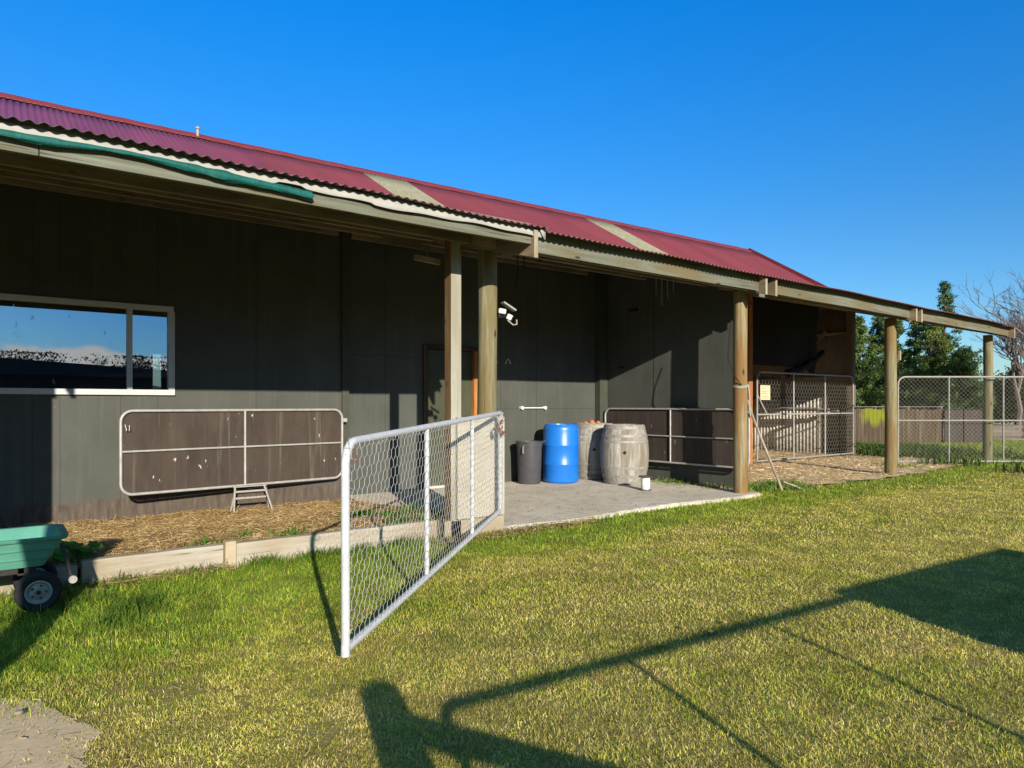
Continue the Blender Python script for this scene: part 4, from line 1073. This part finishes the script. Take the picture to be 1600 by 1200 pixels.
# timber stack and junk behind the mesh gate
jk = thing('timber_stack', (16.7, 9.6, 0), 'pale boards stacked on a bracket behind the mesh gate', 'timber')
for k in range(3): MB().beam((17.2 - .1 * k, 10.9, 1.12 + .035 * k), (17.25 - .1 * k, 8.95 + .2 * k, 1.12 + .035 * k), .11, .03).build('board', M['rafter_end'], jk, bevel=.003)
MB().box(16.95, 17.5, 9.3, 9.36, 1.04, 1.10).box(16.95, 17.01, 9.3, 9.36, .0, 1.04).build('bracket', M['rafter_end'], jk)

# ------------------------------------------------------------------ garden cart
gc = thing('garden_cart', (0, 5.4, -.03), 'teal plastic tipping garden cart parked on the grass', 'cart')
def rloop(x0, x1, y0, y1, z, r=.04, n=5):
    out = []
    for cx, cy, a0 in ((x1 - r, y1 - r, 0), (x0 + r, y1 - r, 90), (x0 + r, y0 + r, 180), (x1 - r, y0 + r, 270)):
        for k in range(n): a = R(a0 + 90 * k / (n - 1)); out.append((cx + r * math.cos(a), cy + r * math.sin(a), z))
    return out
def tubsec(f, g=0):      # f 0 bottom .. 1 top, g outward offset
    return (-.56 - .13 * f - g, .245 + .09 * f + g, 5.28 - .10 * f - g, 5.57 + .09 * f + g, .252 + .198 * f)
L = []
for f, g in ((0, 0), (.27, .0), (.272, .012), (.30, .012), (.31, .006), (.58, .006), (.582, .018), (.61, .018), (.62, .012), (.89, .012), (.892, .03), (.96, .034), (1.0, .032), (1.01, .024), (1.0, .0), (.9, -.010), (.12, -.012)):
    x0, x1, y0, y1, z = tubsec(f, g); L.append(rloop(x0, x1, y0, y1, z))
MB().loft(L).build('tub', M['teal'], gc, True, 0, 35)
MB().box(-.55, .20, 5.30, 5.34, .21, .258).box(-.55, .20, 5.56, 5.60, .21, .258).box(-.5, -.46, 5.3, 5.6, .2, .25).box(.1, .14, 5.3, 5.6, .2, .25).box(.16, .22, 5.24, 5.30, .10, .22).build('chassis', M['blackmetal'], gc, bevel=.004)
MB().tube([(.207, 5.2, .105), (.207, 5.68, .105)], .012, 8).tube([(-.47, 5.2, .105), (-.47, 5.68, .105)], .012, 8).build('axle', M['blackmetal'], gc)
def wheel(x, y, side):
    prof = []
    ty = MB()
    tp = [(.072, -.026), (.09, -.038), (.108, -.040), (.121, -.030), (.126, -.010), (.126, .010), (.121, .030), (.108, .040), (.09, .038), (.072, .026)]
    ty.disc_y((x, y, .105), .1, .1, 36, tp, False); w_ = ty.build('wheel', M['tyre'], gc, True)
    MB().disc_y((x, y, .105), .07, .05, 28, [(.001, -.028), (.02, -.034), (.022, -.028), (.052, -.012), (.064, -.028), (.073, -.027), (.073, .027), (.001, .02)]).build('rim', M['rim'], w_, True)
    b_ = MB()
    for k in range(5): a = k * 1.257; b_.disc_y((x + .04 * math.cos(a), y - .029, .105 + .04 * math.sin(a)), .006, .008, 8)
    b_.disc_y((x, y - .045, .105), .012, .012, 10); b_.build('bolts', M['blackmetal'], w_)
for x in (.207, -.47):
    for y in (5.22, 5.64): wheel(x, y, 1)
MB().tube([(.325, 5.18, .40), (.35, 5.16, .30), (.375, 5.14, .20)], [.010, .011, .012], 8).build('tip_lever', M['blackmetal'], gc, True)
MB().disc_y((.384, 5.13, .17), .024, .022, 18).build('lever_knob', M['greymetal'], gc, True)
MB().tube([(.22, 5.45, .12), (.5, 5.42, .10), (.62, 5.40, .22), (.70, 5.40, .55)], .011, 8).tube([(.70, 5.40, .55), (.63, 5.40, .60), (.66, 5.40, .68), (.74, 5.40, .68), (.77, 5.40, .60), (.70, 5.40, .55)], .009, 8).build('draw_handle', M['blackmetal'], gc, True) if False else None
# mallow plant
mp_ = thing('mallow_plant', (.50, 6.05, .1), 'round leaved green mallow plant beside the cart', 'plant')
ST_ = MB(); LV = MB()
for k in range(22):
    a = random.uniform(0, 6.28); rr = random.uniform(.02, .17); h = random.uniform(.03, .14); c = Vector((.46 + rr * math.cos(a), 6.05 + rr * .8 * math.sin(a), .10 + h))
    ST_.tube([(.47, 6.05, .06), tuple(c)], .003, 5)
    r = random.uniform(.025, .055); nrm_ = Vector((random.uniform(-.5, .5), random.uniform(-1, .1), 1)).normalized(); s1 = nrm_.orthogonal().normalized(); s2 = nrm_.cross(s1)
    vs = [tuple(c + nrm_ * -.01)] + [tuple(c + (s1 * math.cos(q) + s2 * math.sin(q)) * r * (1 + .12 * math.cos(5 * q)) + nrm_ * .004 * math.cos(5 * q)) for q in np.linspace(0, 6.28, 20, endpoint=False)]
    LV.add(vs, [(0, i + 1, (i + 1) % 20 + 1) for i in range(20)])
M['mallow'] = mottled('mallow_leaf', (.06,.17,.02), (.10,.25,.04), 20, .55, 0)
ST_.build('stems', M['mallow'], mp_); LV.build('leaves', M['mallow'], mp_, True)
# pebbles
for k, (x, y, r) in enumerate(((.07, 3.42, .018),)):
    mb = MB(); pr = [(.001, -.5), (.8, -.3), (1, .1), (.7, .6), (.001, .8)]
    mb.lathe((x, y, float(zl(x, y)) + .02), [(a * r * (1 + .1 * k), b * r * .8) for a, b in pr], 12)
    o = mb.build('pebble', M['soilstone2'], smooth=True); single(o, (x, y, float(zl(x, y)) + .01)); tag(o, ('round pebble at the top of the bare earth patch', 'flat pebble at the left of the bare earth patch', 'smallest pebble low on the bare earth patch')[k], 'pebble')
# fallen leaves
M['deadleaf'] = mottled('dead_leaf', (.34,.19,.07), (.46,.29,.12), 30, .8, .1)
lp = [(0, .03, 0), (.012, .012, .004), (.028, .018, .002), (.018, -.004, .005), (.022, -.022, 0), (.004, -.014, .004), (0, -.036, .002), (-.005, -.014, .004), (-.022, -.02, 0), (-.018, -.002, .005), (-.028, .016, .001), (-.011, .012, .004)]
base = MB().add([(0, 0, .008)] + lp, [(0, i + 1, (i + 1) % 12 + 1) for i in range(12)]).build('fallen_leaf', M['deadleaf'])
tag(base, 'curled brown dead leaf lying on the lawn', 'leaf', 'dead leaves on the lawn')
for k in range(18):
    o = base if k == 0 else base.copy()
    if k: col.objects.link(o)
    d = random.uniform(2.5, 4.6); tt = random.uniform(.0, .74); l = d * tt
    x, y = CT * d + ST * l, ST * d - CT * l
    o.location = (x, y, float(zl(x, y)) + .022); o.rotation_euler = (random.uniform(-.4, .4), random.uniform(-.4, .4), random.uniform(0, 6)); s = random.uniform(.35, .7); o.scale = (s, s, s)

# ------------------------------------------------------------------ things behind the camera whose shadows and reflections show
sg = thing('gate_post', (.24, -.70, 0), 'thick round gate post with a diagonal stay behind the viewpoint', 'post')
loops = [[(.24 + .092 * math.cos(a) * k, -.70 + .092 * math.sin(a) * k, z) for a in np.linspace(0, 6.28, 20, endpoint=False)] for z, k in ((-.2, 1.03), (1.13, 1), (1.18, .95), (1.195, .75), (1.198, .1))]
MB().loft(loops).build('pole', M['pole'], sg, True)
MB().tube([(.18, -.70, 1.10), (.72, -.70, .875), (2.75, -.72, .02)], .047, 12).build('stay', M['pole'], sg, True)
A5, B5 = Vector((.41, -.80, 0)), Vector((3.50, -1.02, 0)); L5 = (B5 - A5).length
P = lambda s, v: A5.lerp(B5, s) + Vector((0, 0, v))
sgate = thing('tube_gate', (.8, -.78, 0), 'plain tube field gate beside the post behind the viewpoint', 'gate')
MB().tube([P(u / L5, v) for u, v in rrect(0, L5, .1, 1.11, (.05, .05, .05, .09))], .022, 10, True).build('frame', M['tubeg'], sgate, True)
for s in (.34, .68): MB().tube([P(s, .1), P(s, 1.11)], .016, 8).build('upright', M['tubeg'], sgate, True)
pf = thing('pen_fence', (5, -.9, 0), 'close boarded timber pen wall beside the field gate behind the viewpoint', 'fence')
mb = MB(); mb.add([(3.45, -.92, .05), (6.0, -1.05, .05), (6.0, -1.05, 1.10), (3.45, -.92, 1.12), (3.45, -.88, .05), (6.0, -1.01, .05), (6.0, -1.01, 1.10), (3.45, -.88, 1.12)], [(0,1,2,3), (7,6,5,4), (0,4,5,1), (1,5,6,2), (2,6,7,3), (3,7,4,0)])
mb.build('boards', M['fence'], pf)
MB().box(6.1, 9.5, -1.2, -1.15, .05, .98).build('boards', M['fence'], pf)
lp_ = thing('gate_post', (-1.0, 1.3, 0), 'round gate post left of the viewpoint shading the cart', 'post')
MB().lathe((-1.0, 1.3, 0), [(.13, -.2), (.125, 1.9), (.11, 1.96), (.02, 1.97)], 18).build('pole', M['pole'], lp_, True)
# reflected: dark shed, bare trees, hedge
sh = thing('dark_shed', (-7, -22, 0), 'long dark shed with low roof seen only in the window reflection', 'shed')
MB().box(-18, 7.5, -25, -21, -.1, 2.7).build('wall', M['shed'], sh)
MB().add([(-18.3, -20.7, 2.8), (7.9, -20.7, 2.6), (7.9, -23, 3.1), (-18.3, -23, 4.6), (-18.3, -25.3, 2.8), (7.9, -25.3, 2.6)], [(0,1,2,3), (3,2,5,4), (0,3,4), (1,5,2)]).build('roof', M['shed'], sh)

# ------------------------------------------------------------------ trees
def leafcloud(P, size, cols, flat=.0):
    n = len(P); a = rng.normal(0, 1, (n, 3)); a /= np.linalg.norm(a, axis=1)[:, None]
    b = rng.normal(0, 1, (n, 3)); b -= a * (a * b).sum(1)[:, None]; b /= np.linalg.norm(b, axis=1)[:, None]
    L = size * rng.uniform(.6, 1.5, n)[:, None]
    vs = np.concatenate([P - b * L * .28, P + b * L * .28, P + a * L]); i = np.arange(n)
    c = np.tile(cols, (3, 1)); return vs, np.stack([i, i + n, i + 2 * n], 1), c
def pine(x, y, h, wdt, label, base=.08, seed=0, dens=1.0, hue=0, ex=.95):
    r_ = random.Random(seed); g = thing('pine_tree', (x, y, 0), label, 'tree', 'pine trees')
    tk = MB().tube([(x, y, -.2), (x + .1, y, h * .3), (x - .05, y + .1, h * .65), (x, y, h * .985)], [.22, .17, .10, .02], 8)
    P = []; C = []
    z = h * base
    while z < h * .97:
        f = (z - h * base) / (h * (1 - base)); reach = wdt * (1 - f) ** ex * (.55 + .45 * min(1, f * 5 + .35))
        for k in range(r_.randint(4, 6)):
            a = r_.uniform(0, 6.28); L = reach * r_.uniform(.45, 1.15) + .12
            tip = Vector((x + L * math.cos(a), y + L * math.sin(a), z + L * r_.uniform(.12, .5)))
            root = Vector((x, y, z)); mid = root.lerp(tip, .55) + Vector((0, 0, -.08 * L))
            tk.tube([tuple(root), tuple(mid), tuple(tip)], [.03, .02, .006], 4, cap=False)
            m = int((14 + 34 * L) * dens); tone = r_.uniform(.55, 1.35)
            for q in range(max(2, int(L / .33))):
                fr = .35 + .68 * (q + r_.random()) / max(2, int(L / .33)); c = root.lerp(mid, min(1, fr / .55)) if fr < .55 else mid.lerp(tip, (fr - .55) / .45)
                c = c + Vector((r_.gauss(0, .12), r_.gauss(0, .12), r_.gauss(.05, .07)))
                kk = int(m / max(2, int(L / .33)) * 2.4) + 10
                P.append(np.array(c) + rng.normal(0, .085 + .04 * L / 2, (kk, 3)) * [1, 1, .8])
                tn = tone * r_.uniform(.75, 1.25)
                C.append(np.tile(np.array([.085 + .035 * hue, .140 + .032 * hue, .046]) * tn, (kk, 1)) * rng.uniform(.75, 1.25, (kk, 1)))
        z += h * r_.uniform(.028, .05)
    P = np.concatenate(P); C = np.concatenate(C)
    vs, tr, c = leafcloud(P, .125, C)
    tk.build('trunk', M['bark'], g, True)
    np_mesh('crown', vs - np.array((x, y, 0)), tr, M['leaf'], g, c); return g
def at(px, d): tt = (px - 800) / 1067; l = d * tt; return CT * d + ST * l, ST * d - CT * l
pines = [(1345, 40, 6.4, 2.2, 'pine tree at the left, nearest the barn corner', 1), (1372, 46, 7.6, 2.6, 'second pine from the barn, half behind the third pole', 0), (1402, 44, 7.3, 2.2, 'dense pine rising just behind the third pole', 1),
         (1432, 48, 7.4, 2.4, 'pale sunlit pine between third pole and far pole', 2), (1458, 42, 6.9, 2.1, 'bright green pine right of the third pole', 2), (1478, 46, 9.6, 3.4, 'tallest pine whose tip shows above the verandah roof', 0), (1502, 40, 4.6, 1.9, 'short spreading pine at the right end of the row', 0)]
for k, (px, d, h, wd, lb, hu) in enumerate(pines):
    x, y = at(px, d); pine(x, y, h, wd, lb, .06, k + 3, 1.0, hu, 1.5 if h > 8.5 else .95)
def bare(x, y, h, label, seed, spread=.55, name='bare_tree', depth=6, r0=.16, cat='tree'):
    r_ = random.Random(seed); g = thing(name, (x, y, 0), label, cat, 'leafless trees'); mb = MB(); tw_ = MB()
    def grow(p, d, L, r, n):
        if n == 0: return
        q = p + d * L; m = p.lerp(q, .5) + Vector((r_.gauss(0, .06), r_.gauss(0, .06), 0)) * L
        (mb if n > 3 else tw_).tube([tuple(p), tuple(m), tuple(q)], [r, r * .85, r * .68], 5 if n > 3 else 3, cap=False)
        for k in range(3 if n > 2 else 2 + (r_.random() < .6)):
            nd = (d + Vector((r_.gauss(0, spread), r_.gauss(0, spread), r_.uniform(-.05, .45)))).normalized()
            grow(p.lerp(q, r_.uniform(.55, 1)), nd, L * r_.uniform(.62, .86), r * .62, n - 1)
    grow(Vector((x, y, -.1)), Vector((r_.uniform(-.1, .1), 0, 1)).normalized(), h * .27, r0, depth)
    mb.build('trunk', M['greybark'], g, True); tw_.build('twigs', M['greybark'], g); return g
for k, (px, d, h, lb) in enumerate(((1612, 30, 9.6, 'large leafless tree reaching in at the right edge'), (1590, 36, 8.2, 'thinner leafless tree behind the far pole'), (1640, 33, 9.0, 'leafless tree mostly outside the right edge'))):
    x, y = at(px, d); bare(x, y, h, lb, 20 + k, depth=7, r0=.13)
def bush(x, y, h, wd, label, tone, name='evergreen_tree', cat='tree', n=9000, size=.16, grp=None):
    g = thing(name, (x, y, 0), label, cat, grp); P = []; C = []
    for k in range(46):
        a = rng.uniform(0, 6.28); zz = rng.random(); r = wd * math.sqrt(rng.random()) * (1 - .55 * zz)
        c = np.array([x + r * math.cos(a), y + r * math.sin(a), h * (.08 + .88 * zz)]); kk = n // 46
        P.append(c + rng.normal(0, .16 * wd, (kk, 3)) * [1, 1, .7]); C.append(np.tile(np.array(tone) * rng.uniform(.6, 1.3), (kk, 1)) * rng.uniform(.8, 1.2, (kk, 1)))
    P = np.concatenate(P); C = np.concatenate(C); P[:, 2] = np.maximum(P[:, 2], .05)
    vs, tr, c = leafcloud(P, size, C)
    MB().tube([(x, y, -.1), (x, y, h * .7)], [.12, .04], 7).build('trunk', M['bark'], g, True)
    np_mesh('crown', vs - np.array((x, y, 0)), tr, M['leaf'], g, c)
x, y = at(1590, 42); bush(x, y, 3.4, 1.7, 'dark rounded evergreen tree at the right edge', (.045,.058,.025))
x, y = at(1512, 60); bush(x, y, 2.6, 3.0, 'low dark green bush behind the board fence', (.035,.055,.02), size=.22)
x, y = at(1545, 75); bush(x, y, 3.6, 2.6, 'distant bluish green tree behind the far pole', (.03,.05,.04), size=.25)  # bluish leaf tone stands in for distance haze
# olive hedge along the field
def hedge():
    P = []; C = []
    for px in np.linspace(1460, 1720, 120):
        x, y = at(px, 58 + rng.normal(0, .5)); kk = 110
        P.append(np.array([x, y, .9]) + rng.normal(0, 1, (kk, 3)) * [.45, .45, .42]); C.append(np.tile(np.array([.085,.085,.03]) * rng.uniform(.6, 1.3), (kk, 1)))
    P = np.concatenate(P); P[:, 2] = np.clip(P[:, 2], .02, 2.2); C = np.concatenate(C)
    vs, tr, c = leafcloud(P, .22, C); x, y = at(1560, 58)
    o = np_mesh('hedge', vs, tr, M['leaf'], None, c); single(o, (x, y, 0)); tag(o, 'long olive hedge at the far side of the dry field', 'hedge')
hedge()
# far hills
hx = []; mb = MB(); vs = []
for i, px in enumerate(np.linspace(-400, 2600, 160)):
    tt = (px - 800) / 1067; d = 900.; l = d * tt; x, y = CT * d + ST * l, ST * d - CT * l
    hgt = 14 + 9 * math.sin(px * .011) + 6 * math.sin(px * .027 + 1) + 2.5 * math.sin(px * .11)
    vs += [(x, y, -2), (x, y, max(3, hgt)), (x + CT * 200, y + ST * 200, -2)]
fs = [(i * 3 + k, i * 3 + 3 + k, i * 3 + 4 + k, i * 3 + 1 + k) for i in range(159) for k in range(2)]
mb.add(vs, fs); tag(mb.build('hills', M['hill'], smooth=True), kind='structure')
# mossy board fence and the far sheeted gate
def fence():
    x0, y0 = at(1318, 23.3); x1, y1 = at(1474, 23.6)
    g = thing('board_fence', (x0, y0, 0), 'old grey brown board fence with a mossy patch behind the verandah', 'fence')
    m = NT('mossy_board'); v = m.coord((11, 11, .6)); a = m.noise(v, 1, 7, .7)
    c = m.ramp(a, [(.3, (.042,.029,.018)), (.5, (.082,.06,.04)), (.7, (.15,.118,.085))])
    px, py = at(1368, 23.4)
    gg = m.n('NewGeometry'); sb = m.n('VectorMath', operation='SUBTRACT'); sb.inputs[1].default_value = (px, py, .95); m.l(gg.outputs['Position'], sb.inputs[0])
    mul = m.n('VectorMath', operation='MULTIPLY'); mul.inputs[1].default_value = (1.0, 1.0, 1.15); m.l(sb.outputs[0], mul.inputs[0])
    ln = m.n('VectorMath', operation='LENGTH'); m.l(mul.outputs[0], ln.inputs[0])
    ad = m.math('ADD', ln.outputs['Value'], m.math('MULTIPLY', m.noise(m.coord((4,4,2)), 1, 5), .9))
    c = m.mix(m.ramp(ad, [(.75, (1,1,1)), (1.25, (0,0,0))]), c, (.165,.175,.016)); mat = m.fin(c, .9, 0, .2)
    a_, b_ = Vector((x0, y0, 0)), Vector((x1, y1, 0)); d = (b_ - a_); n = int(d.length / .15); nr = Vector((-d.y, d.x, 0)).normalized()
    mb = MB()
    for i in range(n):
        p = a_.lerp(b_, (i + .5) / n); hh = 1.12 + random.uniform(-.03, .03)
        mb.beam((p.x, p.y, -.05), (p.x, p.y, hh), .142, .022, up=nr)
    mb.build('boards', mat, g)
    for z in (.35, .98): MB().beam((x0, y0, z), (x1, y1, z), .05, .09).build('rail', M['fence'], g).location = tuple(-nr * -.05)
    for k in range(4):
        p = a_.lerp(b_, k / 3); p = p + nr * .16; MB().box(p.x - .06, p.x + .06, p.y - .06, p.y + .06, -.1, 1.22).build('fence_post', M['fence'], g)
    MB().tube([(x0, y0, 1.2), (x1, y1, 1.2)], .008, 5).build('top_wire', M['tubeg'], g)
fence()
xa, ya = at(1476, 23.5); xb, yb = at(1537, 23.6)
vn = Vector((-CT, -ST, 0))
panel_gate('sheeted_gate', (xa, ya, 0), (xb, yb, 0), -.10, 1.12, (.5,), (.62,), 'small brown sheeted gate seen through the diamond mesh gate', 'plydark', 'blackmetal', tuple(vn), rad=.12, group='sheeted gates')
def railfence():
    xa, ya = at(1545, 26); xb, yb = at(1760, 27); a, b = Vector((xa, ya, 0)), Vector((xb, yb, 0))
    g = thing('rail_fence', (xa, ya, 0), 'low post and rail fence at the field edge on the right', 'fence')
    for k in range(5):
        p = a.lerp(b, k / 4); MB().box(p.x - .06, p.x + .06, p.y - .06, p.y + .06, -.1, .95).build('fence_post', M['fence'], g)
    for z in (.16, .42): MB().beam((xa, ya, z), (xb, yb, z), .04, .12).build('rail', M['fence'], g)
railfence()
# trees behind the viewpoint, mirrored in the window
bare(-2.0, -30, 7.2, 'spreading leafless tree above the dark shed in the window reflection', 41, .6, depth=7, r0=.2)
for k, (x, y, h) in enumerate(((5.2, -36, 5.6), (8.2, -40, 6.4), (11.5, -38, 5.4))):
    bare(x, y, h, ('leftmost', 'middle', 'rightmost')[k] + ' of three leafless trees right of the shed in the window reflection', 60 + k, .3, depth=6, r0=.12)
P = []
for xx in np.linspace(-30, 45, 260): P.append(np.array([xx, -58, 3.1 + .8 * math.sin(xx * .7) + .4 * math.sin(xx * 1.9)]) + rng.normal(0, 1, (330, 3)) * [.5, .5, 1.1])
P = np.concatenate(P); P[:, 2] = np.clip(P[:, 2], .02, 6)
vs, tr, c = leafcloud(P, .24, np.tile(np.array([.03,.033,.02]), (len(P), 1)) * rng.uniform(.6, 1.3, (len(P), 1)))
o = np_mesh('hedge', vs, tr, M['leaf'], None, c); single(o, (8, -58, 0)); tag(o, 'tall dark hedge behind the viewpoint seen in the window reflection', 'hedge')
